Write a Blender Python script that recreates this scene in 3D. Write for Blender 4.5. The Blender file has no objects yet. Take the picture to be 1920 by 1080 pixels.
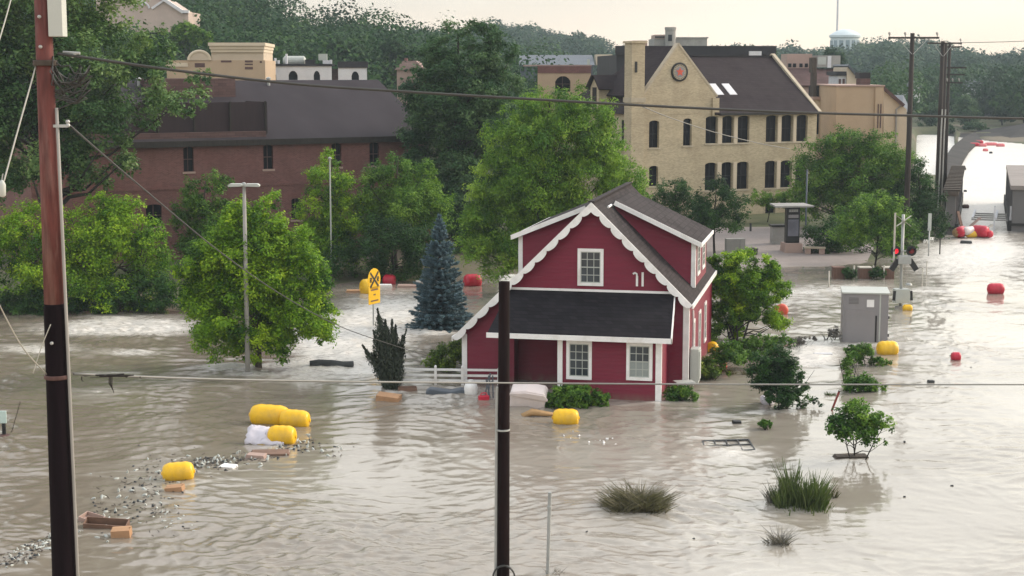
import bpy, math, random
import numpy as np
from mathutils import Vector, Matrix
R_ = math.radians
scene = bpy.context.scene
COL = scene.collection

# ------------------------------------------------------------------ camera
F = 3000.0; YH = 130.0; CH = 13.6           # focal length and horizon row of a 1920 px wide frame, camera height over the water
PITCH = math.atan((540 - YH) / F)
cam = bpy.data.cameras.new("camera"); cam_o = bpy.data.objects.new("camera", cam); COL.objects.link(cam_o)
cam.sensor_width = 36; cam.lens = 36 * F / 1920
cam.clip_start = 0.5; cam.clip_end = 6000
cam_o.location = (0, 0, CH); cam_o.rotation_euler = (math.pi / 2 - PITCH, 0, 0)
scene.camera = cam_o

# ------------------------------------------------------------------ sky and sun
SUN_EL, SUN_AZ = R_(28), R_(68)              # azimuth from +Y (straight ahead) towards +X (to the right)
w = bpy.data.worlds.new("World"); scene.world = w; w.use_nodes = True
nt = w.node_tree; nt.nodes.clear()
def N(t, **kw):
    n = nt.nodes.new(t)
    for k, v in kw.items(): setattr(n, k, v)
    return n
out = N('ShaderNodeOutputWorld'); add = N('ShaderNodeAddShader')
sky = N('ShaderNodeTexSky', sky_type='NISHITA', sun_disc=False)
sky.sun_elevation = SUN_EL; sky.sun_rotation = SUN_AZ; sky.air_density = 1.6; sky.dust_density = 4.0
b1 = N('ShaderNodeBackground'); b1.inputs[1].default_value = 0.05
nt.links.new(sky.outputs[0], b1.inputs[0])
tc = N('ShaderNodeTexCoord'); sx = N('ShaderNodeSeparateXYZ'); nt.links.new(tc.outputs['Generated'], sx.inputs[0])
ramp = N('ShaderNodeValToRGB'); e = ramp.color_ramp.elements
pts = [(0.0, (.88, .70, .53)), (.022, (.83, .70, .565)), (.045, (.73, .665, .575)), (.09, (.84, .79, .71)), (.16, (.97, .94, .88)), (.45, (.99, .97, .945)), (1.0, (.90, .93, .96))]
while len(e) < len(pts): e.new(.5)
for el, (p_, c_) in zip(e, pts): el.position = p_; el.color = (*c_, 1)
nt.links.new(sx.outputs[2], ramp.inputs[0])
mp = N('ShaderNodeMapping'); mp.inputs['Scale'].default_value = (1.6, 1.6, 9.0); nt.links.new(tc.outputs['Generated'], mp.inputs[0])
nz = N('ShaderNodeTexNoise'); nz.inputs['Scale'].default_value = 1.7; nz.inputs['Detail'].default_value = 5; nt.links.new(mp.outputs[0], nz.inputs[0])
mr = N('ShaderNodeMapRange'); mr.inputs[1].default_value = .3; mr.inputs[2].default_value = .7; mr.inputs[3].default_value = .80; mr.inputs[4].default_value = 1.08
nt.links.new(nz.outputs[0], mr.inputs[0])
mul = N('ShaderNodeMix', data_type='RGBA', blend_type='MULTIPLY'); mul.inputs[0].default_value = 1
nt.links.new(ramp.outputs[0], mul.inputs[6]); nt.links.new(mr.outputs[0], mul.inputs[7])
vd = N('ShaderNodeVectorMath', operation='DOT_PRODUCT'); nt.links.new(tc.outputs['Generated'], vd.inputs[0]); vd.inputs[1].default_value = (math.sin(R_(48)), math.cos(R_(48)), 0.0)
mr2 = N('ShaderNodeMapRange'); mr2.inputs[1].default_value = .2; mr2.inputs[2].default_value = 1.0; mr2.inputs[3].default_value = .80; mr2.inputs[4].default_value = 1.30; nt.links.new(vd.outputs['Value'], mr2.inputs[0])
mul2 = N('ShaderNodeMix', data_type='RGBA', blend_type='MULTIPLY'); mul2.inputs[0].default_value = 1; nt.links.new(mul.outputs[2], mul2.inputs[6]); nt.links.new(mr2.outputs[0], mul2.inputs[7])
b2 = N('ShaderNodeBackground'); b2.inputs[1].default_value = 0.92
nt.links.new(mul2.outputs[2], b2.inputs[0])
nt.links.new(b1.outputs[0], add.inputs[0]); nt.links.new(b2.outputs[0], add.inputs[1]); nt.links.new(add.outputs[0], out.inputs[0])
sl = bpy.data.lights.new("sun", 'SUN'); sl.energy = 1.5; sl.angle = R_(14); sl.color = (1, .90, .78)
so = bpy.data.objects.new("sun", sl); COL.objects.link(so)
sd = Vector((math.sin(SUN_AZ) * math.cos(SUN_EL), math.cos(SUN_AZ) * math.cos(SUN_EL), math.sin(SUN_EL)))
so.rotation_euler = sd.to_track_quat('Z', 'Y').to_euler(); so.location = sd * 300
vs = scene.view_settings; vs.view_transform = 'Standard'; vs.look = 'None'; vs.exposure = 0.68; vs.gamma = 1; vs.use_curve_mapping = False
cy = scene.cycles
cy.max_bounces = 6; cy.diffuse_bounces = 3; cy.glossy_bounces = 3; cy.transmission_bounces = 3; cy.volume_bounces = 0; cy.transparent_max_bounces = 6
cy.use_denoising = True
try: cy.caustics_reflective = False; cy.caustics_refractive = False
except Exception: pass

# ------------------------------------------------------------------ picture row/column to a place in the world
CP, SP = math.cos(PITCH), math.sin(PITCH)
def ray(px, py):
    x = (px - 960) / F; y = -(py - 540) / F
    return Vector((x, CP + y * SP, -SP + y * CP))
def G(px, py, z=0.0):
    d = ray(px, py); return Vector((0, 0, CH)) + d * ((z - CH) / d.z)
def W(px, py, d):                            # the point in that direction at distance d ahead
    r = ray(px, py); return Vector((0, 0, CH)) + r * (d / r.y)
def ppm(d): return F / d                     # pixels per metre (about)
def noise2(x, y, seed=0):                    # gradient noise on arrays
    xi = np.floor(x).astype(np.int64); yi = np.floor(y).astype(np.int64); xf = x - xi; yf = y - yi
    def g(ix, iy):
        h = (ix * 374761393 + iy * 668265263 + seed * 982451653) & 0xffffffff
        h = ((h ^ (h >> 13)) * 1274126177) & 0xffffffff; h ^= h >> 16
        a = (h & 0xffff) / 65536.0 * 2 * np.pi
        return np.cos(a), np.sin(a)
    def dot(ix, iy, dx, dy):
        a, b = g(ix, iy); return a * dx + b * dy
    u = xf * xf * xf * (xf * (xf * 6 - 15) + 10); v = yf * yf * yf * (yf * (yf * 6 - 15) + 10)
    n0 = dot(xi, yi, xf, yf) * (1 - u) + dot(xi + 1, yi, xf - 1, yf) * u
    n1 = dot(xi, yi + 1, xf, yf - 1) * (1 - u) + dot(xi + 1, yi + 1, xf - 1, yf - 1) * u
    return (n0 * (1 - v) + n1 * v) * 1.41
def sstep(a, b, x): t = np.clip((x - a) / (b - a), 0, 1); return t * t * (3 - 2 * t)

# ------------------------------------------------------------------ objects
def tag(o, label=None, cat=None, group=None, kind=None):
    for k, v in (('label', label), ('category', cat), ('group', group), ('kind', kind)):
        if v: o[k] = v
    return o
def thing(name, label, cat, loc=(0, 0, 0), rotz=0.0, group=None):
    o = bpy.data.objects.new(name, None); COL.objects.link(o); o.empty_display_size = .3
    o.location = loc; o.rotation_euler = (0, 0, rotz)
    return tag(o, label, cat, group)
def dup(root, loc=None, rotz=None, label=None, scale=None, group=None):
    r = root.copy(); COL.objects.link(r)
    if loc is not None: r.location = loc
    if rotz is not None: r.rotation_euler = (0, 0, rotz)
    if scale is not None: r.scale = scale if hasattr(scale, '__len__') else (scale,) * 3
    if label: r['label'] = label
    if group: r['group'] = group
    for ch in list(root.children):
        c = ch.copy(); COL.objects.link(c); c.parent = r
        for g in list(ch.children):
            d = g.copy(); COL.objects.link(d); d.parent = c
    return r
class MB:
    def __init__(s): s.v = []; s.f = []
    def add(s, vs, fs):
        n = len(s.v); s.v += [tuple(p) for p in vs]; s.f += [tuple(i + n for i in f) for f in fs]; return s
    def box(s, x0, x1, y0, y1, z0, z1, M=None):
        vs = [Vector((x, y, z)) for z in (z0, z1) for y in (y0, y1) for x in (x0, x1)]
        if M is not None: vs = [M @ p for p in vs]
        return s.add(vs, [(0, 2, 3, 1), (4, 5, 7, 6), (0, 1, 5, 4), (2, 6, 7, 3), (0, 4, 6, 2), (1, 3, 7, 5)])
    def bar(s, a, b, wx, wz, up=(0, 0, 1)):
        a = Vector(a); b = Vector(b); d = (b - a).normalized(); r = d.cross(Vector(up))
        if r.length < 1e-4: r = d.cross(Vector((1, 0, 0)))
        r.normalize(); u = r.cross(d); r *= wx / 2; u *= wz / 2
        vs = [p + i * r + j * u for p in (a, b) for j in (-1, 1) for i in (-1, 1)]
        return s.add(vs, [(0, 1, 3, 2), (4, 6, 7, 5), (0, 4, 5, 1), (2, 3, 7, 6), (0, 2, 6, 4), (1, 5, 7, 3)])
    def tube(s, pts, rad, n=8, caps=True):
        pts = [Vector(p) for p in pts]; m = len(pts)
        if not hasattr(rad, '__len__'): rad = [rad] * m
        vs = []; fs = []; ref = None
        for i, p in enumerate(pts):
            d = (pts[min(i + 1, m - 1)] - pts[max(i - 1, 0)]).normalized()
            if ref is None: ref = d.orthogonal().normalized()
            ref = (ref - d * ref.dot(d)); ref = ref.normalized() if ref.length > 1e-5 else d.orthogonal().normalized()
            b = d.cross(ref)
            for k in range(n):
                a = 2 * math.pi * k / n; vs.append(p + (ref * math.cos(a) + b * math.sin(a)) * rad[i])
        for i in range(m - 1):
            for k in range(n): fs.append((i * n + k, i * n + (k + 1) % n, (i + 1) * n + (k + 1) % n, (i + 1) * n + k))
        if caps: fs.append(tuple(range(n - 1, -1, -1))); fs.append(tuple((m - 1) * n + k for k in range(n)))
        return s.add(vs, fs)
    def lathe(s, prof, n=16, M=None):        # (radius, height) round z
        vs = []; fs = []; m = len(prof)
        for r, h in prof:
            for k in range(n):
                a = 2 * math.pi * k / n; p = Vector((r * math.cos(a), r * math.sin(a), h)); vs.append(M @ p if M is not None else p)
        for i in range(m - 1):
            for k in range(n): fs.append((i * n + k, i * n + (k + 1) % n, (i + 1) * n + (k + 1) % n, (i + 1) * n + k))
        fs.append(tuple(range(n - 1, -1, -1))); fs.append(tuple((m - 1) * n + k for k in range(n)))
        return s.add(vs, fs)
    def prism(s, poly, y0, y1, M=None):      # polygon in x,z pushed along y
        n = len(poly); vs = [Vector((x, y0, z)) for x, z in poly] + [Vector((x, y1, z)) for x, z in poly]
        if M is not None: vs = [M @ p for p in vs]
        return s.add(vs, [tuple(range(n)), tuple(range(2 * n - 1, n - 1, -1))] + [(i, i + n, (i + 1) % n + n, (i + 1) % n) for i in range(n)])
    def slab(s, quad, t):                    # four corners, thickened along the normal by t (downwards/backwards)
        q = [Vector(p) for p in quad]; nrm = (q[1] - q[0]).cross(q[3] - q[0]).normalized() * t
        vs = q + [p - nrm for p in q]
        return s.add(vs, [(0, 1, 2, 3), (7, 6, 5, 4)] + [(i, i + 4, (i + 1) % 4 + 4, (i + 1) % 4) for i in range(4)])
    def walls(s, u0, u1, z0, z1, holes, y=0.0, depth=.22, arch=0.0):   # wall in the x,z plane with openings and their reveals
        us = sorted({u0, u1, *[a for h in holes for a in h[:2]]}); zs = sorted({z0, z1, *[a for h in holes for a in h[2:4]]})
        for i in range(len(us) - 1):
            for j in range(len(zs) - 1):
                cu = (us[i] + us[i + 1]) / 2; cz = (zs[j] + zs[j + 1]) / 2
                if any(h[0] < cu < h[1] and h[2] < cz < h[3] for h in holes): continue
                s.add([(us[i], y, zs[j]), (us[i + 1], y, zs[j]), (us[i + 1], y, zs[j + 1]), (us[i], y, zs[j + 1])], [(0, 1, 2, 3)])
        for h in holes:
            a, b, c, d = h[:4]; yb = y + depth
            s.add([(a, y, c), (b, y, c), (b, yb, c), (a, yb, c), (a, y, d), (b, y, d), (b, yb, d), (a, yb, d)], [(0, 1, 2, 3), (4, 7, 6, 5), (0, 3, 7, 4), (1, 5, 6, 2)])
            if arch:
                for e0, sg in ((a, 1), (b, -1)):
                    wd = (b - a) / 2; pl = [(e0, d), (e0, d - arch), (e0 + sg * wd * .25, d - arch * .42), (e0 + sg * wd * .6, d - arch * .08), (e0 + sg * wd * .8, d)]
                    s.add([(p, y - .002, q) for p, q in pl], [tuple(range(5)) if sg > 0 else tuple(range(4, -1, -1))])
        return s
    def build(s, name, mat, parent=None, smooth=False, bevel=0.0):
        me = bpy.data.meshes.new(name); me.from_pydata([tuple(p) for p in s.v], [], s.f); me.update()
        o = bpy.data.objects.new(name, me); COL.objects.link(o); me.materials.append(mat)
        if smooth: me.polygons.foreach_set('use_smooth', [True] * len(me.polygons))
        if parent is not None: o.parent = parent
        if bevel:
            b = o.modifiers.new('edge', 'BEVEL'); b.width = bevel; b.segments = 2; b.limit_method = 'ANGLE'
        return o
def part(name, mb, mat, parent, **k): return mb.build(name, mat, parent, **k)
def np_mesh(name, V, Q, mat, parent=None, attrs=None, smooth=False):
    me = bpy.data.meshes.new(name); me.vertices.add(len(V)); me.vertices.foreach_set('co', np.ascontiguousarray(V, dtype=np.float32).ravel())
    k = Q.shape[1]; me.loops.add(Q.size); me.loops.foreach_set('vertex_index', np.ascontiguousarray(Q, dtype=np.int32).ravel())
    me.polygons.add(len(Q)); me.polygons.foreach_set('loop_start', np.arange(0, Q.size, k, dtype=np.int32))
    if smooth: me.polygons.foreach_set('use_smooth', np.ones(len(Q), dtype=bool))
    for nm, dom, arr in (attrs or []):
        at = me.attributes.new(nm, 'FLOAT', dom); at.data.foreach_set('value', np.ascontiguousarray(arr, dtype=np.float32))
    me.update(calc_edges=True); me.materials.append(mat)
    o = bpy.data.objects.new(name, me); COL.objects.link(o)
    if parent is not None: o.parent = parent
    return o

# ------------------------------------------------------------------ materials
def nodes(name):
    m = bpy.data.materials.new(name); m.use_nodes = True; t = m.node_tree; t.nodes.clear()
    o = t.nodes.new('ShaderNodeOutputMaterial'); p = t.nodes.new('ShaderNodeBsdfPrincipled'); t.links.new(p.outputs[0], o.inputs[0])
    return m, t, p, o
def mixc(t, fac, a, b, blend='MIX'):
    n = t.nodes.new('ShaderNodeMix'); n.data_type = 'RGBA'; n.blend_type = blend
    for i, v in ((0, fac), (6, a), (7, b)):
        if hasattr(v, 'is_linked') or hasattr(v, 'links'): t.links.new(v, n.inputs[i])
        elif i == 0: n.inputs[0].default_value = v
        else: n.inputs[i].default_value = (*v, 1)
    return n.outputs[2]
def tnoise(t, vec, scale, detail=4, rough=.55):
    n = t.nodes.new('ShaderNodeTexNoise'); n.inputs['Scale'].default_value = scale; n.inputs['Detail'].default_value = detail; n.inputs['Roughness'].default_value = rough
    t.links.new(vec, n.inputs[0]); return n.outputs[0]
def tmap(t, scale=(1, 1, 1), coord='Object'):
    c = t.nodes.new('ShaderNodeTexCoord'); m = t.nodes.new('ShaderNodeMapping'); m.inputs['Scale'].default_value = scale
    t.links.new(c.outputs[coord], m.inputs[0]); return m.outputs[0]
def trange(t, v, a, b, c, d):
    n = t.nodes.new('ShaderNodeMapRange'); t.links.new(v, n.inputs[0])
    for i, q in enumerate((a, b, c, d)): n.inputs[i + 1].default_value = q
    return n.outputs[0]
def tmath(t, op, a, b=None):
    n = t.nodes.new('ShaderNodeMath'); n.operation = op
    for i, v in ((0, a), (1, b)):
        if v is None: continue
        if hasattr(v, 'links'): t.links.new(v, n.inputs[i])
        else: n.inputs[i].default_value = v
    return n.outputs[0]
def tbump(t, p, h, strength, dist=.02):
    n = t.nodes.new('ShaderNodeBump'); n.inputs['Strength'].default_value = strength; n.inputs['Distance'].default_value = dist
    t.links.new(h, n.inputs['Height']); t.links.new(n.outputs[0], p.inputs['Normal'])
def sc(c, k): return tuple(min(1, x * k) for x in c)
def pm(name, c, rough=.6, var=.18, scale=2.0, stretch=(1, 1, 1), bump=.15, metallic=0.0, spec=.4, dirt=None, dirt_amt=.35):
    m, t, p, o = nodes(name); v = tmap(t, stretch)
    n = tnoise(t, v, scale, 6); f = trange(t, n, .3, .7, 0, 1)
    col = mixc(t, f, sc(c, 1 - var), sc(c, 1 + var))
    if dirt:
        d = trange(t, tnoise(t, v, scale * .37, 5, .65), .5, .75, 0, dirt_amt); col = mixc(t, d, col, dirt)
    t.links.new(col, p.inputs['Base Color']); p.inputs['Roughness'].default_value = rough; p.inputs['Metallic'].default_value = metallic; p.inputs['Specular IOR Level'].default_value = spec
    if bump: tbump(t, p, tnoise(t, v, scale * 6, 4), bump, .01)
    return m
def clapboard(name, c, pitch=.125, rough=.5, var=.1):
    m, t, p, o = nodes(name); v = tmap(t); s = t.nodes.new('ShaderNodeSeparateXYZ'); t.links.new(v, s.inputs[0])
    z = tmath(t, 'FRACT', tmath(t, 'DIVIDE', s.outputs[2], pitch))
    row = tmath(t, 'FLOOR', tmath(t, 'DIVIDE', s.outputs[2], pitch)); wn = t.nodes.new('ShaderNodeTexWhiteNoise'); wn.noise_dimensions = '1D'; t.links.new(row, wn.inputs[1])
    n = trange(t, tnoise(t, tmap(t, (.5, .5, 5)), 1.4, 6), .3, .7, 0, 1)
    col = mixc(t, tmath(t, 'ADD', tmath(t, 'MULTIPLY', n, .6), tmath(t, 'MULTIPLY', wn.outputs[0], .4)), sc(c, 1 - var), sc(c, 1 + var))
    t.links.new(col, p.inputs['Base Color']); p.inputs['Roughness'].default_value = rough
    mud_mix = tmath(t, 'MULTIPLY', trange(t, s.outputs[2], .02, .38, 1, 0), trange(t, tnoise(t, tmap(t, (2, 2, .6)), 1.3, 5), .3, .6, .15, .75)); worn = trange(t, tnoise(t, tmap(t, (.6, .6, 1.6)), .9, 6, .65), .52, .78, 0, .28)
    for l_ in list(p.inputs['Base Color'].links): t.links.remove(l_)
    t.links.new(mixc(t, mud_mix, mixc(t, worn, col, (.20, .035, .05)), (.16, .105, .075)), p.inputs['Base Color'])
    tbump(t, p, tmath(t, 'SUBTRACT', 1.0, z), 1.0, .05); p.inputs['Specular IOR Level'].default_value = .3; return m
def shingle(name, c, var=.35, sx_=.30, sz=.16, tint=None):
    m, t, p, o = nodes(name); v = tmap(t); s = t.nodes.new('ShaderNodeSeparateXYZ'); t.links.new(v, s.inputs[0])
    cb = t.nodes.new('ShaderNodeCombineXYZ'); t.links.new(tmath(t, 'ADD', s.outputs[0], tmath(t, 'MULTIPLY', s.outputs[1], .83)), cb.inputs[0]); t.links.new(s.outputs[2], cb.inputs[1])
    b = t.nodes.new('ShaderNodeTexBrick'); t.links.new(cb.outputs[0], b.inputs[0]); b.inputs['Scale'].default_value = 1; b.inputs['Brick Width'].default_value = sx_; b.inputs['Row Height'].default_value = sz * .7
    b.inputs['Mortar Size'].default_value = .008; b.inputs['Color1'].default_value = (*sc(c, 1 - var), 1); b.inputs['Color2'].default_value = (*sc(c, 1 + var), 1); b.inputs['Mortar'].default_value = (*sc(c, .45), 1)
    n = trange(t, tnoise(t, v, .5, 6, .6), .35, .7, 0, .5); col = mixc(t, n, b.outputs[0], tint or sc(c, 1.5))
    t.links.new(col, p.inputs['Base Color']); p.inputs['Roughness'].default_value = .9; p.inputs['Specular IOR Level'].default_value = .12
    tbump(t, p, tnoise(t, v, 14, 3), .35, .02); return m
def brick(name, c, mortar, bw=.22, bh=.075, var=.25, stain=None):
    m, t, p, o = nodes(name); v = tmap(t); s = t.nodes.new('ShaderNodeSeparateXYZ'); t.links.new(v, s.inputs[0])
    cb = t.nodes.new('ShaderNodeCombineXYZ'); t.links.new(tmath(t, 'ADD', s.outputs[0], s.outputs[1]), cb.inputs[0]); t.links.new(s.outputs[2], cb.inputs[1])
    b = t.nodes.new('ShaderNodeTexBrick'); t.links.new(cb.outputs[0], b.inputs[0]); b.inputs['Scale'].default_value = 1; b.inputs['Brick Width'].default_value = bw; b.inputs['Row Height'].default_value = bh
    b.inputs['Mortar Size'].default_value = .008; b.inputs['Color1'].default_value = (*sc(c, 1 - var), 1); b.inputs['Color2'].default_value = (*sc(c, 1 + var), 1); b.inputs['Mortar'].default_value = (*mortar, 1)
    n = trange(t, tnoise(t, tmap(t, (1, 1, .45)), .55, 6, .6), .42, .72, 0, .55); col = mixc(t, n, b.outputs[0], stain or sc(c, .6))
    n2 = trange(t, tnoise(t, tmap(t, (.3, .3, 1.4)), 1.1, 4), .45, .75, 0, .35); col = mixc(t, n2, col, sc(c, 1.3))
    t.links.new(col, p.inputs['Base Color']); p.inputs['Roughness'].default_value = .85; return m
def leafmat(name, dark, mid, light, trans=.22, rough=.55):
    m, t, p, o = nodes(name); a = t.nodes.new('ShaderNodeAttribute'); a.attribute_name = 'tone'
    r = t.nodes.new('ShaderNodeValToRGB'); e = r.color_ramp.elements; e.new(.5)
    for el, ps, c in zip(e, (0, .5, 1), (dark, mid, light)): el.position = ps; el.color = (*c, 1)
    t.links.new(a.outputs['Fac'], r.inputs[0]); t.links.new(r.outputs[0], p.inputs['Base Color']); p.inputs['Roughness'].default_value = rough; p.inputs['Specular IOR Level'].default_value = .04 if name.startswith('leaf_far') else .16
    tr = t.nodes.new('ShaderNodeBsdfTranslucent'); mx = t.nodes.new('ShaderNodeMixShader'); mx.inputs[0].default_value = trans
    t.links.new(mixc(t, 1.0, r.outputs[0], (1.0, 1.25, .55), 'MULTIPLY'), tr.inputs[0]); t.links.new(p.outputs[0], mx.inputs[1]); t.links.new(tr.outputs[0], mx.inputs[2]); t.links.new(mx.outputs[0], o.inputs[0])
    return m
def glassmat(name, c=(.02, .025, .03), rough=.08):
    m, t, p, o = nodes(name); v = tmap(t); f = trange(t, tnoise(t, v, .7, 3), .35, .7, 0, 1)
    t.links.new(mixc(t, f, c, sc(c, 2.2)), p.inputs['Base Color']); p.inputs['Roughness'].default_value = rough; p.inputs['IOR'].default_value = 1.5; return m
def emit(name, c, s):
    m, t, p, o = nodes(name); p.inputs['Base Color'].default_value = (*c, 1); p.inputs['Emission Color'].default_value = (*c, 1); p.inputs['Emission Strength'].default_value = s; return m

M = dict(
    red=clapboard('red_clapboard', (.158, .0045, .023), pitch=.15, rough=.55), white=pm('white_paint', (.80, .79, .78), .45, .06, 3, bump=.05, dirt=(.46, .41, .35), dirt_amt=.55),
    shing=shingle('grey_shingle', (.036, .030, .031)), shingd=shingle('dark_shingle', (.013, .011, .014), tint=(.024, .022, .026)), glass=glassmat('window_glass'), glassb=pm('dark_glass', (.005, .005, .009), .35, .4, .6, bump=0, spec=.12),
    blind=pm('pale_blind', (.26, .29, .28), .5, .06, 8, bump=0), brick=brick('red_brick', (.145, .057, .050), (.20, .12, .11)), cream=brick('cream_brick', (.445, .370, .250), (.40, .34, .24), var=.18, stain=(.27, .21, .135)),
    slate=shingle('slate_roof', (.030, .022, .025), .16, .5, .25, tint=(.045, .036, .037)), flat=pm('membrane_roof', (.038, .032, .037), .85, .16, .35, (1, .35, 1), bump=.1, spec=.1, dirt=(.062, .054, .056), dirt_amt=.7),
    stone=pm('pale_stone', (.42, .36, .27), .8, .12, 2), conc=pm('concrete', (.30, .29, .27), .85, .15, .8, dirt=(.17, .15, .13)), tan=pm('tan_stucco', (.42, .31, .21), .85, .06, .6), tanl=pm('light_tan', (.50, .41, .31), .85, .07, .6), cremewall=pm('cream_stucco', (.58, .49, .37), .8, .06, .8),
    asphalt=pm('dark_grey_bank', (.050, .047, .046), .9, .3, .25, spec=.1, dirt=(.08, .07, .06)), ties=pm('bridge_ties', (.085, .068, .058), .9, .3, .8, spec=.1), plum=pm('plum_boards', (.022, .011, .014), .8, .2, 1.5, (3, 3, .4)), beigest=pm('beige_stone', (.47, .38, .33), .85, .1, .5), pinkst=pm('pinkish_stone', (.38, .27, .23), .85, .08, .7), pinkroof=shingle('pink_grey_roof', (.30, .21, .19), .12, .6, .3), bluegrey=pm('blue_grey_metal', (.075, .09, .11), .6, .1, .5), dkroof=pm('dark_flat_roof', (.022, .020, .024), .8, .25, .6), whitew=pm('whitewash', (.62, .62, .64), .8, .08, 1.0), brownroof=shingle('brown_roof', (.10, .062, .058), .2, .6, .3),
    polew=pm('pole_wood', (.100, .030, .026), .85, .5, 1.6, (6, 6, .8), .6, dirt=(.21, .12, .105), dirt_amt=1.0), poled=pm('dark_pole_wood', (.006, .003, .0045), .85, .5, 1.6, (6, 6, .5), .4, spec=.1), polec=pm('creosote_wood', (.009, .0035, .0035), .85, .5, 1.6, (6, 6, .5), .4, spec=.1), polef=pm('weathered_pole', (.030, .023, .02), .85, .3, 1.6, (5, 5, .5), .4),
    galv=pm('galvanised', (.36, .37, .36), .55, .12, 3, metallic=.35), grey=pm('grey_paint', (.235, .225, .232), .5, .05, 1.2, bump=.04, dirt=(.19, .17, .15), dirt_amt=.4), greyl=pm('pale_grey_paint', (.42, .44, .41), .55, .06, 1.5, bump=.04), cable=pm('cable_black', (.035, .035, .033), .5, .1, 4, bump=0), cableg=pm('cable_grey', (.17, .17, .16), .5, .1, 4, bump=0), rope=pm('guy_wire', (.33, .32, .28), .6, .1, 4, bump=0),
    black=pm('black_plastic', (.012, .012, .013), .5, .2, 4, bump=.05), yellow=pm('yellow_plastic', (.80, .47, .008), .38, .07, 2.2, bump=.04, dirt=(.42, .26, .07), dirt_amt=.75), signy=pm('sign_yellow', (.86, .50, .006), .45, .04, 4, bump=0), redp=pm('red_plastic', (.50, .018, .045), .4, .1, 2.2, bump=.05, dirt=(.25, .03, .04), dirt_amt=.7), orange=pm('orange_plastic', (.60, .09, .05), .45, .1, 3, bump=.04), pinkp=pm('pink_plastic', (.62, .16, .17), .5, .15, 2, bump=.05),
    card=pm('cardboard', (.40, .23, .125), .85, .14, 3, dirt=(.27, .15, .08), dirt_amt=.5), cardd=pm('wet_cardboard', (.17, .10, .07), .7, .2, 3), tarp=pm('pale_tarp', (.56, .53, .58), .5, .08, 2, bump=.3), tub=pm('pale_pink_plastic', (.66, .58, .56), .45, .07, 1.8, bump=.08, dirt=(.45, .38, .33)), sack=pm('tan_sack', (.36, .22, .10), .8, .2, 3, bump=.4), log=pm('dark_log', (.045, .048, .05), .8, .4, 3, bump=.6), rust=pm('rust', (.08, .04, .035), .8, .3, 4), redpost=pm('red_post', (.22, .035, .03), .6, .2, 3),
    bark=pm('bark', (.060, .047, .038), .9, .35, 2, (4, 4, .7), .5), barkd=pm('dark_bark', (.025, .021, .018), .9, .35, 2, (4, 4, .7), .5), wood=pm('brown_planks', (.135, .075, .055), .8, .2, 2, (1, 1, 6)), woodp=pm('pale_post', (.46, .43, .37), .7, .12, 3), paving=pm('paving', (.235, .20, .185), .75, .12, .5), cyan=pm('pale_green_sheet', (.50, .62, .58), .5, .1, 3),
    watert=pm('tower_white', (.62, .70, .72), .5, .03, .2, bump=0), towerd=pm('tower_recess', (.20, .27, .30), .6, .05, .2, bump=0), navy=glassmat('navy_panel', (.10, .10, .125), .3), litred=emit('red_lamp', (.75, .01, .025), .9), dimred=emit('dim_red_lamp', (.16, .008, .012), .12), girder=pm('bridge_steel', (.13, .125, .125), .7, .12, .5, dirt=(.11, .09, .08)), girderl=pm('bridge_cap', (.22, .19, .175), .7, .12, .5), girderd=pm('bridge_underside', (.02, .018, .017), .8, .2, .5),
)
L = dict(
    lime=leafmat('leaf_lime', (.026, .085, .006), (.145, .285, .012), (.36, .50, .026)), linden=leafmat('leaf_linden', (.036, .105, .010), (.155, .29, .028), (.35, .48, .065)), mid=leafmat('leaf_mid', (.022, .072, .009), (.088, .19, .022), (.21, .34, .042)), deep=leafmat('leaf_deep', (.008, .032, .008), (.027, .078, .017), (.070, .15, .030)),
    locust=leafmat('leaf_locust', (.018, .055, .022), (.056, .120, .046), (.125, .205, .080)), big=leafmat('leaf_big', (.026, .072, .024), (.090, .170, .054), (.21, .30, .10)), olive=leafmat('leaf_olive', (.036, .075, .008), (.125, .195, .020), (.29, .36, .05)), spruce=leafmat('needle_blue', (.028, .062, .078), (.080, .140, .170), (.17, .25, .30), .12), darkc=leafmat('leaf_dark_conical', (.016, .024, .016), (.040, .052, .034), (.12, .13, .10), .15),
    grass=leafmat('blade_green', (.035, .055, .018), (.075, .105, .032), (.15, .17, .07)), straw=leafmat('blade_straw', (.05, .045, .026), (.115, .10, .062), (.20, .175, .12)), twig=leafmat('grey_twigs', (.10, .09, .08), (.17, .155, .14), (.26, .24, .22), .1), far=leafmat('leaf_far', (.010, .034, .012), (.029, .070, .025), (.066, .120, .038), .15), farb=leafmat('leaf_far_blue', (.014, .040, .022), (.036, .074, .038), (.070, .115, .054), .15),
)
# ------------------------------------------------------------------ ground and hills
SKY1 = ([-900, -100, 330, 380, 450, 520, 552, 570, 620, 660, 705, 740, 800, 860, 1000, 1100, 1250, 3000], [-60, -70, -60, -45, -30, -8, 18, 44, 40, 38, 50, 62, 72, 90, 108, 122, 128, 128])
SKY2 = ([-900, 400, 700, 800, 890, 925, 1000, 1040, 1080, 1120, 1150, 1250, 1400, 1500, 1560, 1600, 1640, 1700, 1760, 1800, 1850, 1920, 2100, 3000], [55, 50, 60, 56, 58, 42, 50, 60, 66, 74, 90, 93, 90, 90, 92, 86, 72, 74, 82, 97, 106, 98, 96, 100])
BANK = ([-2000, 0, 330, 560, 700, 860, 1000, 1200, 1400, 1480, 1560, 1660, 1740, 1772, 1778, 1786, 1795, 1850, 1935, 2200, 4000], [88, 88, 90, 98, 101, 103, 106, 107, 108, 110, 110, 113, 126, 134, 178, 205, 330, 305, 290, 270, 250])
YR1, YB1, YR2, YB2 = 370., 190., 800., 430.
def hill1(px): return 13.6 + (130 - np.interp(px, *SKY1)) / F * YR1 - 15.5
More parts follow.
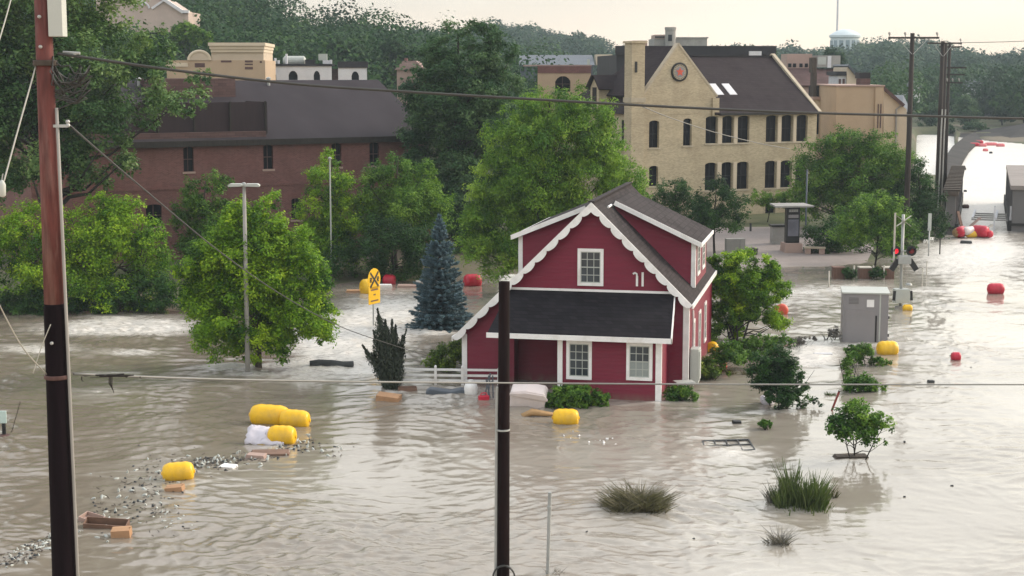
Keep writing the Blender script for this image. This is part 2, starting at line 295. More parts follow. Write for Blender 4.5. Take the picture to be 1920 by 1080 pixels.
def hill2(px): return 13.6 + (130 - np.interp(px, *SKY2)) / F * YR2 - 15.5
def ground(x, y):
    x = np.asarray(x, float); y = np.asarray(y, float); px = 960 + F * x / np.maximum(y, 1)
    bank = np.interp(px, *BANK)
    land = sstep(-1.5, 1.5, y - bank)
    pocket = sstep(1712, 1722, px) * (1 - sstep(1783, 1793, px)) * sstep(190, 200, y) * (1 - sstep(330, 345, y)); land = land * (1 - pocket)
    z = -1.1 + land * 1.22 + land * np.clip((y - bank - 2) / 40, 0, 1) * 1.2
    h1 = np.maximum(hill1(px), 1.4); h2 = np.maximum(hill2(px), 1.4)
    z = np.where(y > YB1, np.maximum(z, z + (h1 - 1.4) * sstep(YB1, YR1, y)), z)
    z = np.where(y > YB2, z + np.maximum(0, h2 - np.maximum(h1, 1.4)) * sstep(YB2, YR2, y), z)
    n = noise2(x / 9, y / 9, 3) * .10 * np.clip((y - bank) / 10, 0, 1) + noise2(x / 40, y / 40, 4) * .3 * np.clip((y - bank) / 60, 0, 1)
    return z + n * land
def gz(x, y): return float(ground(np.array([x]), np.array([y]))[0])
def make_ground():
    a = np.linspace(-.62, .62, 420); iy = np.concatenate([np.linspace(1 / 18, 1 / 135, 170), np.linspace(1 / 135, 1 / 420, 160)[1:], np.linspace(1 / 420, 1 / 1600, 50)[1:]])
    yy = 1 / iy; A, Y = np.meshgrid(a, yy); X = A * Y; Z = ground(X, Y)
    V = np.stack([X, Y, Z], -1).reshape(-1, 3); c = len(a); r = len(yy)
    i = np.arange((r - 1) * (c - 1)); b = (i // (c - 1)) * c + i % (c - 1)
    m, t, p, o = nodes('earth_and_grass'); v = tmap(t)
    g = mixc(t, trange(t, tnoise(t, v, .35, 6), .35, .65, 0, 1), (.045, .06, .022), (.085, .09, .035)); col = mixc(t, trange(t, tnoise(t, v, .06, 5), .5, .62, 0, .8), g, (.16, .125, .09))
    t.links.new(col, p.inputs['Base Color']); p.inputs['Roughness'].default_value = .9; tbump(t, p, tnoise(t, v, 3, 5), .4, .1)
    o = np_mesh('ground', V, np.stack([b, b + 1, b + c + 1, b + c], -1), m, smooth=True); tag(o, kind='structure')
make_ground()

def make_plaza():
    q = [(1330, 436), (1545, 436), (1622, 462), (1640, 505), (1500, 508), (1395, 512), (1330, 500)]
    nu, nv = 40, 24; V = []; m = M['paving']
    for j in range(nv + 1):
        row = 436 + (508 - 436) * j / nv; e0 = 1325; e1 = np.interp(row, [436, 462, 508], [1545, 1640, 1612])
        for i in range(nu + 1): p = G(e0 + (e1 - e0) * i / nu, row, .3); V.append((p.x, p.y, gz(p.x, p.y) + .035))
    Q = [(j * (nu + 1) + i, (j + 1) * (nu + 1) + i, (j + 1) * (nu + 1) + i + 1, j * (nu + 1) + i + 1) for j in range(nv) for i in range(nu)]
    o = np_mesh('pavement', np.array(V), np.array(Q), m, smooth=True); tag(o, kind='structure')
make_plaza()
# ------------------------------------------------------------------ flood water
FOAM = [(240, 612, 120, 18, 1.25), (60, 655, 90, 10, .7), (240, 662, 70, 6, .65), (640, 640, 110, 48, 1.15), (560, 690, 60, 14, .45), (740, 580, 90, 34, .8), (400, 690, 60, 8, .6), (170, 735, 130, 10, .35), (40, 880, 80, 18, .22), (540, 715, 90, 10, .3),
        (1530, 665, 50, 22, 1.2), (1590, 545, 110, 16, .5), (1480, 560, 60, 20, .3), (1840, 470, 110, 22, .9), (1800, 500, 120, 26, .6), (1840, 395, 60, 40, .3), (1390, 850, 70, 18, .5), (1310, 820, 30, 6, .4), (1590, 800, 20, 6, .5), (1600, 855, 60, 8, .25), (690, 775, 60, 10, .25), (120, 620, 120, 12, .4), (1750, 545, 60, 8, .4), (1850, 400, 70, 40, .9), (1860, 330, 75, 45, 1.3), (1880, 285, 80, 22, 1.3), (1750, 310, 50, 40, 1.1), (1750, 250, 45, 30, 1.0), (470, 703, 26, 5, .6), (440, 690, 50, 5, .6), (1240, 758, 26, 4, .5), (1150, 762, 60, 4, .35), (900, 745, 50, 5, .35), (1620, 648, 60, 5, .6), (735, 734, 26, 5, .7), (1605, 866, 40, 5, .5), (1500, 953, 60, 5, .35), (1190, 957, 66, 5, .3), (1470, 772, 60, 5, .45), (820, 625, 50, 7, .8), (690, 695, 70, 14, .6), (330, 905, 60, 6, .25), (510, 840, 70, 6, .3), (200, 700, 60, 4, .5), (70, 690, 60, 5, .45), (430, 705, 20, 3, .7)]
def make_water():
    NA, NY = 900, 800
    a = np.linspace(-.46, .46, NA); yy = 1 / np.linspace(1 / 28, 1 / 430, NY); A, Y = np.meshgrid(a, yy); X = A * Y
    # slow bending of the flow, then waves of a few sizes; crests run across the current
    wx = X + noise2(X / 7, Y / 7, 11) * 1.6; wy = Y + noise2(X / 7, Y / 7, 12) * 1.6
    def ridge(n): return 1 - np.abs(n) * 2
    rough = .32 + 1.25 * np.clip(noise2(X / 8 + 3, Y / 10, 21) + .30 + .25 * noise2(X / 2.7, Y / 3.2, 22), 0, 1)
    W_ = (960 + F * A); smooth_r = 1 - .55 * sstep(1250, 1700, W_) * sstep(36, 40, Y) * (1 - sstep(60, 85, Y))
    h = .039 * ridge(noise2(wx / 1.7, wy / 1.15, 1)) + .030 * ridge(noise2(wx / .85 + 5, wy / .58, 2)) + .045 * noise2(wx / 3.6, wy / 2.4, 5) + .016 * noise2(wx / .36, wy / .26, 6)
    h *= rough * smooth_r
    foam = np.zeros_like(X); depth = Y
    PX = W_; PY = YH + F * CH / Y * (1.0)          # row of the water point (small-angle)
    PY = 540 - F * np.tan(np.arctan2(-CH, Y) + PITCH)
    for px, py, rx, ry, k in FOAM: foam += k * np.exp(-((PX - px) / rx) ** 2 - ((PY - py) / ry) ** 2)
    turb = np.clip(foam, 0, 1); h += turb * (.14 * noise2(X / 2.2, Y / 1.6, 31) + .07 * ridge(noise2(X / .9, Y / .8, 32)))
    h *= 1 - .8 * sstep(80, 150, Y)
    st = noise2(X / 3.0 + noise2(X / 2, Y / 2, 41) * .5, Y / .9, 42) * .5 + noise2(X / 1.0, Y / .42, 43) * .35 + noise2(X / .35, Y / .2, 44) * .2
    fm = np.clip(foam * 1.6 + st * .75 * (.25 + np.clip(foam, 0, 1)) - .22, 0, 1)
    ln_ = np.clip(1 - np.abs(noise2(X / 6 + noise2(X / 3, Y / 3, 51) * .6, Y / 1.5, 52)) * 11, 0, 1) * np.clip(noise2(X / 11, Y / 8, 53) * 1.6, 0, 1); fm = np.clip(fm + .42 * ln_ * (Y < 130), 0, 1)
    V = np.stack([X, Y, h], -1).reshape(-1, 3); i = np.arange((NY - 1) * (NA - 1)); b = (i // (NA - 1)) * NA + i % (NA - 1)
    m, t, p, o = nodes('muddy_water'); v = tmap(t); at = t.nodes.new('ShaderNodeAttribute'); at.attribute_name = 'foam'
    mud = mixc(t, trange(t, tnoise(t, tmap(t, (.5, 1, 1)), .07, 4), .38, .62, 0, 1), (.210, .183, .148), (.348, .320, .275))
    sxw = t.nodes.new('ShaderNodeSeparateXYZ'); t.links.new(tmap(t), sxw.inputs[0]); mud_mix = trange(t, tmath(t, 'ADD', sxw.outputs[0], tmath(t, 'MULTIPLY', tnoise(t, tmap(t, (.6, 1.2, 1)), .11, 4), 26)), -2, 18, 1, 0); mud = mixc(t, mud_mix, mud, (.198, .166, .130))  # mud colour goes darker towards the left, its edge broken by noise
    f = tmath(t, 'MULTIPLY', at.outputs['Fac'], trange(t, tnoise(t, tmap(t, (1, 2.2, 1)), 2.6, 6, .7), .32, .62, .25, 1.0))
    t.links.new(mixc(t, f, mud, (.72, .69, .64)), p.inputs['Base Color'])
    t.links.new(trange(t, f, 0, 1, .05, .6), p.inputs['Roughness']); p.inputs['IOR'].default_value = 1.5; p.inputs['Specular IOR Level'].default_value = .5
    calm = t.nodes.new('ShaderNodeAttribute'); calm.attribute_name = 'chop'; hh = tmath(t, 'ADD', tmath(t, 'MULTIPLY', calm.outputs['Fac'], tnoise(t, tmap(t, (1, 1.3, 1)), 3.2, 5, .6)), tmath(t, 'MULTIPLY', f, .6)); tbump(t, p, hh, .35, .06)
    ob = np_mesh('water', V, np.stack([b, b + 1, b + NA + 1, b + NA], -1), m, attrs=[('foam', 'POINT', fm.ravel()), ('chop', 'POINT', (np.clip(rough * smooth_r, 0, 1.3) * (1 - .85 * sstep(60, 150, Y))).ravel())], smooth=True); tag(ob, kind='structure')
make_water()

# ------------------------------------------------------------------ trees
def unit(v): return v / np.maximum(np.linalg.norm(v, axis=-1, keepdims=True), 1e-9)
def leaf_mesh(name, C, Nn, S, tone, mat, parent, rng, aspect=.55, T=None):
    n = len(C); t = rng.normal(size=(n, 3)) if T is None else T + rng.normal(size=(n, 3)) * .35
    t = unit(t - Nn * (t * Nn).sum(-1, keepdims=True)); b = np.cross(Nn, t); S = S[:, None]
    V = np.stack([C + t * S * .5, C + b * S * .5 * aspect - Nn * S * .08, C - t * S * .5, C - b * S * .5 * aspect - Nn * S * .08], 1).reshape(-1, 3)
    Q = np.arange(4 * n).reshape(n, 4)
    return np_mesh(name, V, Q, mat, parent, attrs=[('tone', 'FACE', tone)])
def crown_points(lobes, n, rng, sub=24, tips=10, sub_r=.33, spread=.26, flat=1.0, inner=.45, low=-.55):
    """lobes: (cx,cy,cz, rx,ry,rz). Boughs sit on each lobe, twig tips on each bough, leaves round each tip."""
    lobes = np.array(lobes, float); area = (lobes[:, 3] * lobes[:, 5]); pr = area / area.sum()
    B = []; Rr = []; tone_b = []
    for k, l in enumerate(lobes):
        cnt = max(4, int(sub * len(lobes) * pr[k] + .5))
        d = unit(rng.normal(size=(cnt * 3, 3))); d = d[d[:, 2] > low - .3 * rng.random(len(d))][:cnt]
        rad = inner + (1 - inner) * rng.random((len(d), 1)) ** .6
        B.append(l[:3] + d * rad * l[3:6]); Rr.append(np.full(len(d), sub_r * (l[3] + l[4] + l[5]) / 3) * (.65 + .7 * rng.random(len(d)))); tone_b.append(rng.normal(0, .16, len(d)) + rng.normal(0, .09))
    B = np.concatenate(B); Rr = np.concatenate(Rr); tone_b = np.concatenate(tone_b)
    T = np.repeat(B, tips, 0); r = np.repeat(Rr, tips); tt = np.repeat(tone_b, tips) + rng.normal(0, .09, len(T))
    d = unit(rng.normal(size=T.shape)); d[:, 2] *= flat; tipsp = T + d * (r * (.45 + .6 * rng.random(len(T))))[:, None]
    wts = r ** 2; wts /= wts.sum(); idx = rng.choice(len(T), n, p=wts)
    off = rng.normal(size=(n, 3)) * (r[idx] * spread)[:, None]; off[:, 2] *= .8 * flat
    C = tipsp[idx] + off
    out = unit(d[idx] * .7 + unit(off) * .4); Nn = unit(out * .55 + np.array([0, 0, .75]) + rng.normal(size=(n, 3)) * .45)
    tone = np.clip(.46 + 1.15 * tt[idx] + rng.normal(0, .13, n), 0, 1)
    return C, Nn, tone, B, out
def limbs(mb, base, top, tr, boughs, rng, k, crook=.08, zmin=.25, limb_k=.34):
    base = Vector(base); top = Vector(top); H = (top - base).length; side = Vector((rng.normal(), rng.normal(), 0)) * crook * H * .3
    def at(u): return base.lerp(top, u) + side * math.sin(u * 3.1)
    mb.tube([at(u) for u in np.linspace(0, 1, 8)], [tr * (1.25 if u == 0 else 1 - .82 * u) for u in np.linspace(0, 1, 8)], 8)
    idx = rng.choice(len(boughs), min(k, len(boughs)), replace=False)
    for i in idx:
        e = Vector(boughs[i]); u = max(zmin, min(.92, ((e.z - base.z) / max(H, .1)) * .62 - .02 + rng.random() * .06)); s = at(u); r0 = tr * (1 - .8 * u) * limb_k * 1.4
        mid = s.lerp(e, .5) + Vector((0, 0, -.06 * (e - s).length + .1 * rng.normal()))
        q = s.lerp(mid, .5) + Vector((0, 0, .03 * H)); mb.tube([s, q, mid, e], [r0, r0 * .8, r0 * .55, r0 * .18], 5, False)
def lobes_px(d, L_):
    """crown lobes from (column, row, half width, half height, metres nearer/farther)"""
    r = []
    for px, py, a, b, *dy in L_:
        dd = d + (dy[0] if dy else 0); p = W(px, py, dd); k = ppm(dd); r.append((p.x, p.y, p.z, a / k, (a + b) / 2 / k, b / k))
    return r
def tree(name, label, cat, base, lobes, n, leaf, mat, bark='bark', tr=.2, top=None, seed=1, nl=26, aspect=.55, group=None, stems=1, T=None, **k):
    rng = np.random.default_rng(seed); root = thing(name, label, cat, base, group=group); bx = np.array(base)
    if leaf > .125: n = int(n * 1.55); leaf *= .78
    C, Nn, tone, B, outd = crown_points(lobes, n, rng, **k)
    C = C - bx; keep = C[:, 2] > .03; C = C[keep]; Nn = Nn[keep]; tone = tone[keep]; outd = outd[keep]; S = leaf * (.6 + .8 * rng.random(len(C)))
    TT = None
    if T == 'up': TT = unit(outd * .6 + unit(C - np.array([0, 0, -1.0])) + np.array([0, 0, .9]))
    if T == 'droop': TT = unit(outd * .5 + np.array([0, 0, -1.0]))
    leaf_mesh('crown', C, Nn, S, tone, L[mat], root, rng, aspect, TT)
    mb = MB(); zt = max(l[2] + l[5] * .55 for l in lobes) - base[2]; cx = np.average([l[0] for l in lobes], weights=[l[3] ** 2 for l in lobes]) - base[0]; cyy = np.average([l[1] for l in lobes], weights=[l[3] ** 2 for l in lobes]) - base[1]
    for s in range(stems):
        o = (0, 0, -1.0) if stems == 1 else (rng.normal() * .25, rng.normal() * .25, -.5)
        tp = top or (cx, cyy, zt)
        if stems > 1: tp = (cx + rng.normal() * zt * .3, cyy + rng.normal() * zt * .3, zt * (.6 + .3 * rng.random()))
        limbs(mb, o, tp, tr, B - bx, rng, nl // stems, limb_k=.34 if stems == 1 else .6)
    mb.build('trunk', M[bark], root, smooth=True); return root
def gbase(px, d): p = W(px, 540, d); return (p.x, d, max(-.3, gz(p.x, d)))

tree('shade_tree', 'huge dark green shade tree behind the red-brown utility pole', 'tree', gbase(122, 96), lobes_px(96, [(40, 40, 130, 95), (170, 95, 120, 85), (268, 105, 62, 60), (60, 190, 120, 95), (190, 205, 95, 80), (332, 185, 74, 52), (385, 165, 34, 34), (320, 215, 46, 30), (200, 300, 62, 66), (60, 300, 120, 85), (-60, 120, 130, 130), (150, 340, 60, 40), (110, -50, 150, 90), (250, 260, 22, 40)]), 98000, .29, 'big', 'barkd', .48, seed=2, nl=30, sub=18, tips=10, sub_r=.30, top=(-1.5, 0, 15))
tree('maple_tree', 'yellow-green bushy tree at the left edge behind the utility pole foot', 'tree', gbase(60, 90), lobes_px(90, [(60, 430, 62, 52), (10, 480, 60, 60), (110, 490, 78, 64), (150, 530, 50, 48), (40, 545, 80, 48), (110, 560, 70, 28)]), 26000, .19, 'lime', tr=.16, seed=3)
tree('maple_tree', 'lime-topped bushy tree between the utility pole and the round tree', 'tree', gbase(230, 91), lobes_px(91, [(180, 400, 52, 36), (245, 425, 56, 52), (215, 470, 68, 55), (275, 485, 40, 55), (170, 500, 48, 50), (290, 540, 36, 36), (215, 550, 58, 42, -1), (265, 575, 46, 22, -1)]), 28000, .19, 'lime', tr=.16, seed=4, stems=2)
tree('dark_bush', 'low dark bush trailing into the rapids left of the round tree', 'bush', gbase(250, 89.5), lobes_px(89.5, [(225, 565, 52, 32), (285, 555, 42, 36), (325, 560, 30, 30)]), 9000, .17, 'deep', 'barkd', .08, seed=5, nl=10)
tree('dark_bush', 'low dark bush under the leftmost yellow-green tree', 'bush', gbase(60, 89), lobes_px(89, [(20, 575, 50, 24), (90, 572, 48, 28), (140, 572, 30, 24)]), 8000, .17, 'deep', 'barkd', .08, seed=6, nl=10)
tree('slender_tree', 'soft green tree rising behind the round tree against the brick wall', 'tree', gbase(385, 104), lobes_px(104, [(375, 385, 40, 42), (410, 345, 34, 26), (350, 420, 30, 40), (420, 410, 36, 40), (385, 460, 46, 50)]), 16000, .20, 'mid', tr=.13, seed=7)
tree('round_tree', 'rounded bright green tree standing in the flood beside the lamp post', 'tree', (G(485, 692).x, G(485, 692).y, -.2), lobes_px(72.2, [(497, 405, 40, 40), (455, 425, 52, 42), (535, 445, 48, 44), (405, 480, 62, 58), (480, 490, 80, 70), (570, 510, 48, 58), (375, 560, 44, 58), (450, 580, 92, 70), (560, 585, 70, 62), (415, 640, 56, 36), (500, 645, 62, 34), (590, 620, 36, 36), (345, 510, 22, 30), (470, 665, 34, 18)]), 90000, .165, 'lime', tr=.19, seed=8, nl=40, sub=26, sub_r=.32)
tree('young_tree', 'light green narrow tree before the brick wall beside a white pole', 'tree', gbase(625, 106), lobes_px(106, [(618, 305, 26, 24), (622, 350, 44, 42), (600, 400, 40, 48), (650, 405, 40, 46), (625, 460, 54, 52), (590, 480, 24, 40)]), 27000, .19, 'lime', tr=.13, seed=9)
tree('broad_tree', 'green broad tree between the narrow tree and the tall dark tree', 'tree', gbase(745, 107), lobes_px(107, [(738, 315, 40, 26), (780, 335, 42, 34), (715, 350, 40, 34), (750, 395, 76, 52), (690, 410, 36, 42), (810, 400, 34, 48)]), 34000, .19, 'mid', tr=.16, seed=10)
tree('dark_bush', 'dark thicket tree beneath the broad tree above the red float', 'bush', gbase(740, 103), lobes_px(103, [(740, 455, 72, 46), (690, 480, 50, 40), (800, 480, 46, 46), (640, 500, 40, 36), (750, 505, 60, 26)]), 17000, .19, 'deep', 'barkd', .12, seed=11, nl=14)
tree('tall_tree', 'tall dark layered tree rising between the brick roof and the gabled hall', 'tree', gbase(865, 116), lobes_px(116, [(845, 70, 42, 34), (900, 78, 48, 36), (815, 115, 50, 36), (935, 110, 36, 40), (870, 125, 70, 44), (795, 180, 46, 36), (860, 185, 90, 48), (935, 175, 44, 50), (820, 240, 76, 44), (900, 245, 76, 50), (790, 270, 40, 40), (860, 300, 96, 46), (940, 280, 36, 50), (800, 330, 44, 40), (870, 360, 90, 50), (820, 410, 60, 40), (880, 440, 60, 60)]), 105000, .25, 'locust', 'barkd', .33, seed=12, nl=40, sub=22, sub_r=.34, flat=.75, aspect=.5)
tree('linden_tree', 'large bright feathery tree standing behind the red house', 'tree', gbase(1035, 97), lobes_px(97, [(1040, 205, 66, 44), (985, 225, 50, 48), (1095, 225, 56, 50), (1140, 270, 46, 56), (955, 270, 46, 52), (1045, 280, 92, 70), (1165, 340, 40, 60), (925, 340, 44, 56), (1010, 350, 86, 76), (1110, 350, 70, 70), (900, 400, 38, 50), (960, 430, 82, 60), (1060, 430, 80, 60), (1150, 410, 56, 50), (905, 460, 44, 50), (960, 490, 62, 40), (1190, 370, 22, 40)]), 115000, .23, 'linden', 'barkd', .26, seed=13, nl=54, sub=26, sub_r=.32, aspect=.36, T='up')
tree('round_shrub', 'multi-stemmed leafy shrub close beside the red house side wall', 'shrub', (G(1385, 650).x, G(1385, 650).y, -.1), lobes_px(79.5, [(1365, 500, 42, 30), (1410, 505, 52, 34), (1350, 535, 40, 40), (1405, 545, 62, 44), (1448, 545, 32, 42), (1370, 585, 52, 38), (1430, 590, 44, 36), (1360, 620, 40, 24)]), 42000, .15, 'lime', 'barkd', .06, seed=14, nl=30, stems=7, sub=13, sub_r=.33)
tree('plaza_tree', 'small dark tree over the red house roof, left of its twin', 'tree', gbase(1262, 118), lobes_px(118, [(1262, 358, 32, 22), (1245, 390, 30, 32), (1285, 385, 32, 34), (1262, 420, 40, 24)]), 11000, .17, 'deep', 'barkd', .11, seed=15)
tree('plaza_tree', 'small dark tree with its trunk showing right of the red house roof', 'tree', gbase(1341, 114), lobes_px(114, [(1340, 360, 32, 24), (1318, 390, 32, 30), (1372, 385, 30, 32), (1345, 415, 48, 24)]), 12000, .17, 'deep', 'barkd', .11, seed=16)
tree('maple_tree', 'broad bright tree at the right end of the gabled hall', 'tree', gbase(1600, 130), lobes_px(130, [(1590, 265, 44, 26), (1640, 275, 52, 34), (1550, 290, 48, 36), (1520, 330, 42, 42), (1600, 325, 80, 56), (1680, 320, 44, 54), (1545, 385, 54, 44), (1630, 385, 80, 46), (1510, 375, 28, 36)]), 52000, .22, 'mid', tr=.2, seed=17, nl=34)
tree('corner_tree', 'soft grey-green tree with a thin trunk behind the pale planters', 'tree', gbase(1634, 110), lobes_px(110, [(1640, 385, 46, 28), (1610, 415, 44, 36), (1670, 415, 48, 40), (1640, 445, 66, 34), (1590, 440, 26, 24), (1700, 445, 24, 28)]), 18000, .18, 'mid', 'barkd', .09, seed=18)
tree('dark_tree', 'dark tree standing against the left bridge girder end', 'tree', gbase(1728, 128), lobes_px(128, [(1715, 345, 40, 40), (1740, 385, 34, 48), (1700, 395, 34, 44), (1735, 440, 38, 42), (1700, 445, 30, 40)]), 16000, .2, 'deep', 'barkd', .14, seed=19)
tree('dark_bush', 'low green hedge bush behind the kiosk plaza edge', 'bush', gbase(1590, 117), lobes_px(117, [(1545, 440, 40, 26), (1590, 455, 40, 24), (1540, 465, 36, 16), (1680, 470, 30, 22)]), 9000, .17, 'deep', 'barkd', .08, seed=20, nl=10)
tree('climbing_vine', 'green vine mass on the gabled hall wall by its low doorway', 'vine', gbase(1432, 134), lobes_px(134, [(1425, 372, 22, 14), (1455, 376, 26, 12), (1480, 372, 18, 16)]), 4500, .17, 'mid', 'barkd', .06, seed=21, nl=8, low=-1.2)

for i, (px, d, lob, n, mat, lab) in enumerate(((358, 214, [(350, 62, 26, 18), (375, 72, 24, 16), (335, 80, 22, 16)], 6000, 'mid', 'light green tree below the peaked beige building'), (745, 236, [(735, 92, 22, 20), (765, 98, 20, 18)], 5000, 'locust', 'rounded tree on the hillside left of the tall dark tree top'), (655, 240, [(640, 88, 26, 24), (672, 95, 20, 20)], 6000, 'locust', 'rounded tree rising behind the white arched building'),
        (1562, 330, [(1556, 108, 14, 14), (1574, 112, 14, 12), (1562, 95, 6, 10)], 3500, 'far', 'small dark tree at the left foot of the water tower'), (1420, 330, [(1405, 96, 18, 9), (1440, 98, 16, 8)], 2500, 'far', 'low dark tree on the skyline behind the flat roofed block'), (1748, 350, [(1748, 215, 20, 22), (1735, 228, 14, 16)], 4500, 'locust', 'rounded tree just left of the power pole trio, far off'), (1812, 352, [(1808, 205, 22, 24), (1826, 218, 16, 18), (1795, 222, 14, 16)], 5500, 'locust', 'rounded tree on the far bank right of the power pole trio'), (1868, 360, [(1862, 210, 24, 18), (1890, 212, 20, 14)], 5000, 'far', 'low broad tree before the arched grey hall'), (1905, 372, [(1905, 205, 22, 16), (1930, 204, 20, 16)], 4000, 'far', 'low broad tree at the right edge before the arched grey hall'), (1778, 337, [(1775, 243, 14, 12), (1790, 248, 10, 9)], 2500, 'far', 'small bush tree right behind the power pole trio'), (1832, 338, [(1826, 240, 16, 12), (1845, 243, 12, 9)], 2800, 'locust', 'low bush tree above the far end of the grey bank'), (1700, 300, [(1704, 205, 14, 20), (1690, 215, 10, 16)], 3000, 'far', 'narrow dark tree behind the nearest tall power pole'))):
    tree('hillside_tree', lab, 'tree', gbase(px, d), lobes_px(d, lob), n, .42, mat, 'barkd', .2, seed=200 + i, nl=10)
def spruce_tree():
    b = G(825, 616); root = thing('blue_spruce', 'blue-grey conical spruce standing in the rapids left of the house', 'tree', (b.x, b.y, -.2)); rng = np.random.default_rng(30)
    H = 6.35; Cs, Ns, Ts, Ss, To = [], [], [], [], []; mb = MB(); mb.tube([(0, 0, -.8), (0, 0, 3), (.02, 0, H)], [.13, .09, .012], 7)
    for k in range(30):
        u = k / 29; z = .2 + u * (H - .5) + rng.normal() * .03; rr = 1.74 * (1 - u) ** .82 * (.88 + .2 * rng.random()) + .06; nb = int(8 + 9 * (1 - u))
        for j in range(nb):
            a = 2 * math.pi * (j + rng.random() * .7) / nb; r = rr * (.72 + .36 * rng.random()); droop = -.16 + .5 * u
            e = np.array([math.cos(a) * r, math.sin(a) * r, droop * r * .7 + .1]); s0 = np.array([0, 0, z])
            if r > .5: mb.tube([s0, s0 + e * .55 + np.array([0, 0, -.03]), s0 + e * .96], [.016, .01, .004], 3, False)
            n = int(34 + 95 * r); tt = (.12 + .9 * rng.random(n) ** .75); p = s0 + e * tt[:, None]; side = np.array([-math.sin(a), math.cos(a), 0])
            wd = .24 * r * (1.05 - tt); sp = rng.uniform(-1, 1, n); p = p + side * (sp * wd)[:, None] + np.array([0, 0, 1]) * (.07 * tt ** 2 * r + rng.normal(0, .025, n))[:, None]
            Cs.append(p); d = unit(e[None] * .8 + side * (sp * .7)[:, None] + np.array([0, 0, .22]) * rng.random((n, 1))); Ts.append(d)
            Ns.append(unit(np.array([0, 0, 1.0]) + rng.normal(size=(n, 3)) * .5)); Ss.append(.19 * (.7 + .6 * rng.random(n))); To.append(np.clip(.30 + .42 * tt + rng.normal(0, .12, n) + rng.normal() * .08, 0, 1))
    leaf_mesh('crown', np.concatenate(Cs), np.concatenate(Ns), np.concatenate(Ss), np.concatenate(To), L['spruce'], root, rng, .3, np.concatenate(Ts))
    mb.build('trunk', M['barkd'], root, smooth=True)
spruce_tree()
def spire_shrub():
    b = G(733, 728); root = thing('conical_shrub', 'dark pointed evergreen shrub split by the current near the white fence', 'shrub', (b.x, b.y, -.15)); rng = np.random.default_rng(31)
    Cs, Ns, Ts, To, Ss = [], [], [], [], []; mb = MB()
    for (px, py, wd, n) in ((708, 580, .30, 1500), (722, 600, .30, 1500), (742, 610, .26, 1300), (755, 630, .20, 900), (680, 648, .20, 900), (728, 640, .32, 1500), (700, 620, .24, 900), (762, 618, .12, 300), (715, 640, .28, 1400), (746, 655, .26, 1400), (700, 665, .2, 900), (735, 600, .2, 900)):
        t = W(px, py, b.y + rng.normal() * .25) - Vector((b.x, b.y, -.15)); s0 = np.array([rng.normal() * .06, rng.normal() * .06, .05]); e = np.array(t); mb.tube([s0, s0 * .4 + e * .6, e], [.03, .02, .006], 5, False)
        u = rng.random(n) ** .8; rad = 1.9 * wd * np.sin(np.clip(u * 1.02 + .06, 0, 1) * math.pi) ** .6 * (1 - .35 * u); d = unit(rng.normal(size=(n, 3)) * np.array([1, 1, .3])); p = s0 + (e - s0) * u[:, None] + d * (rad * (.25 + .95 * rng.random(n) ** 1.4))[:, None]
        Cs.append(p); Ns.append(unit(d + rng.normal(size=(n, 3)) * .4)); Ts.append(unit((e - s0)[None] + d * .9)); To.append(np.clip(.4 + rng.normal(0, .2, n), 0, 1)); Ss.append(.165 * (.6 + .8 * rng.random(n)))
    leaf_mesh('crown', np.concatenate(Cs), np.concatenate(Ns), np.concatenate(Ss), np.concatenate(To), L['darkc'], root, rng, .35, np.concatenate(Ts)); mb.build('trunk', M['barkd'], root)
spire_shrub()
def low_bush(name, label, cat, px, py, lobes, n, leaf, mat, seed, stems=4, tr=.03, **k):
    b = G(px, py); return tree(name, label, cat, (b.x, b.y, -.12), lobes_px(b.y, lobes), n, leaf, mat, 'barkd', tr, seed=seed, nl=12, stems=stems, **k)
low_bush('clipped_hedge', 'dark clipped hedge under the right-hand porch windows', 'hedge', 1088, 764, [(1040, 746, 26, 19), (1070, 743, 30, 21), (1098, 744, 28, 20), (1124, 751, 22, 15)], 18000, .11, 'mid', 40, low=-1.2)
low_bush('corner_bush', 'green bush at the right corner of the red house, below the meter', 'bush', 1277, 752, [(1268, 740, 20, 16), (1290, 738, 18, 15)], 4500, .10, 'mid', 41, low=-1.2)
low_bush('side_shrub', 'yellow-green rounded shrub at the left corner of the red house', 'shrub', 840, 694, [(842, 670, 34, 26), (818, 682, 24, 16), (860, 655, 20, 20)], 7000, .11, 'olive', 42, low=-1.2)
low_bush('wet_bush', 'trailing dark green weeds between house and leafy shrub', 'bush', 1350, 702, [(1340, 680, 24, 18), (1370, 665, 34, 22), (1325, 690, 20, 14)], 6000, .11, 'mid', 43)
low_bush('wet_bush', 'low green weeds right of the leafy multi-stemmed shrub', 'bush', 1450, 662, [(1430, 645, 34, 16), (1470, 640, 26, 10), (1400, 650, 26, 14)], 5000, .11, 'mid', 44)
low_bush('flooded_shrub', 'dark leafy shrub bent sideways in the flood with a pale bag in it', 'shrub', 1460, 766, [(1445, 680, 34, 26), (1420, 695, 26, 22), (1475, 700, 32, 28), (1450, 730, 40, 32), (1500, 735, 26, 18), (1525, 755, 18, 10), (1480, 752, 34, 14)], 13000, .13, 'deep', 45, stems=6, sub=11, sub_r=.42)
low_bush('flooded_sapling', 'bright green sapling with bare stems, nearest the tilted red post', 'sapling', 1605, 862, [(1605, 770, 30, 22), (1580, 795, 30, 20), (1630, 795, 34, 22), (1606, 808, 40, 20), (1660, 800, 14, 9), (1560, 810, 12, 7), (1655, 830, 8, 14)], 7000, .115, 'mid', 46, stems=4, tr=.035, sub_r=.42, sub=11)
low_bush('submerged_weeds', 'faint green weeds just under the surface below the grey cabinet', 'weeds', 1620, 734, [(1615, 720, 34, 13), (1645, 726, 20, 8), (1590, 730, 12, 5)], 4500, .11, 'mid', 47, low=-1.0)
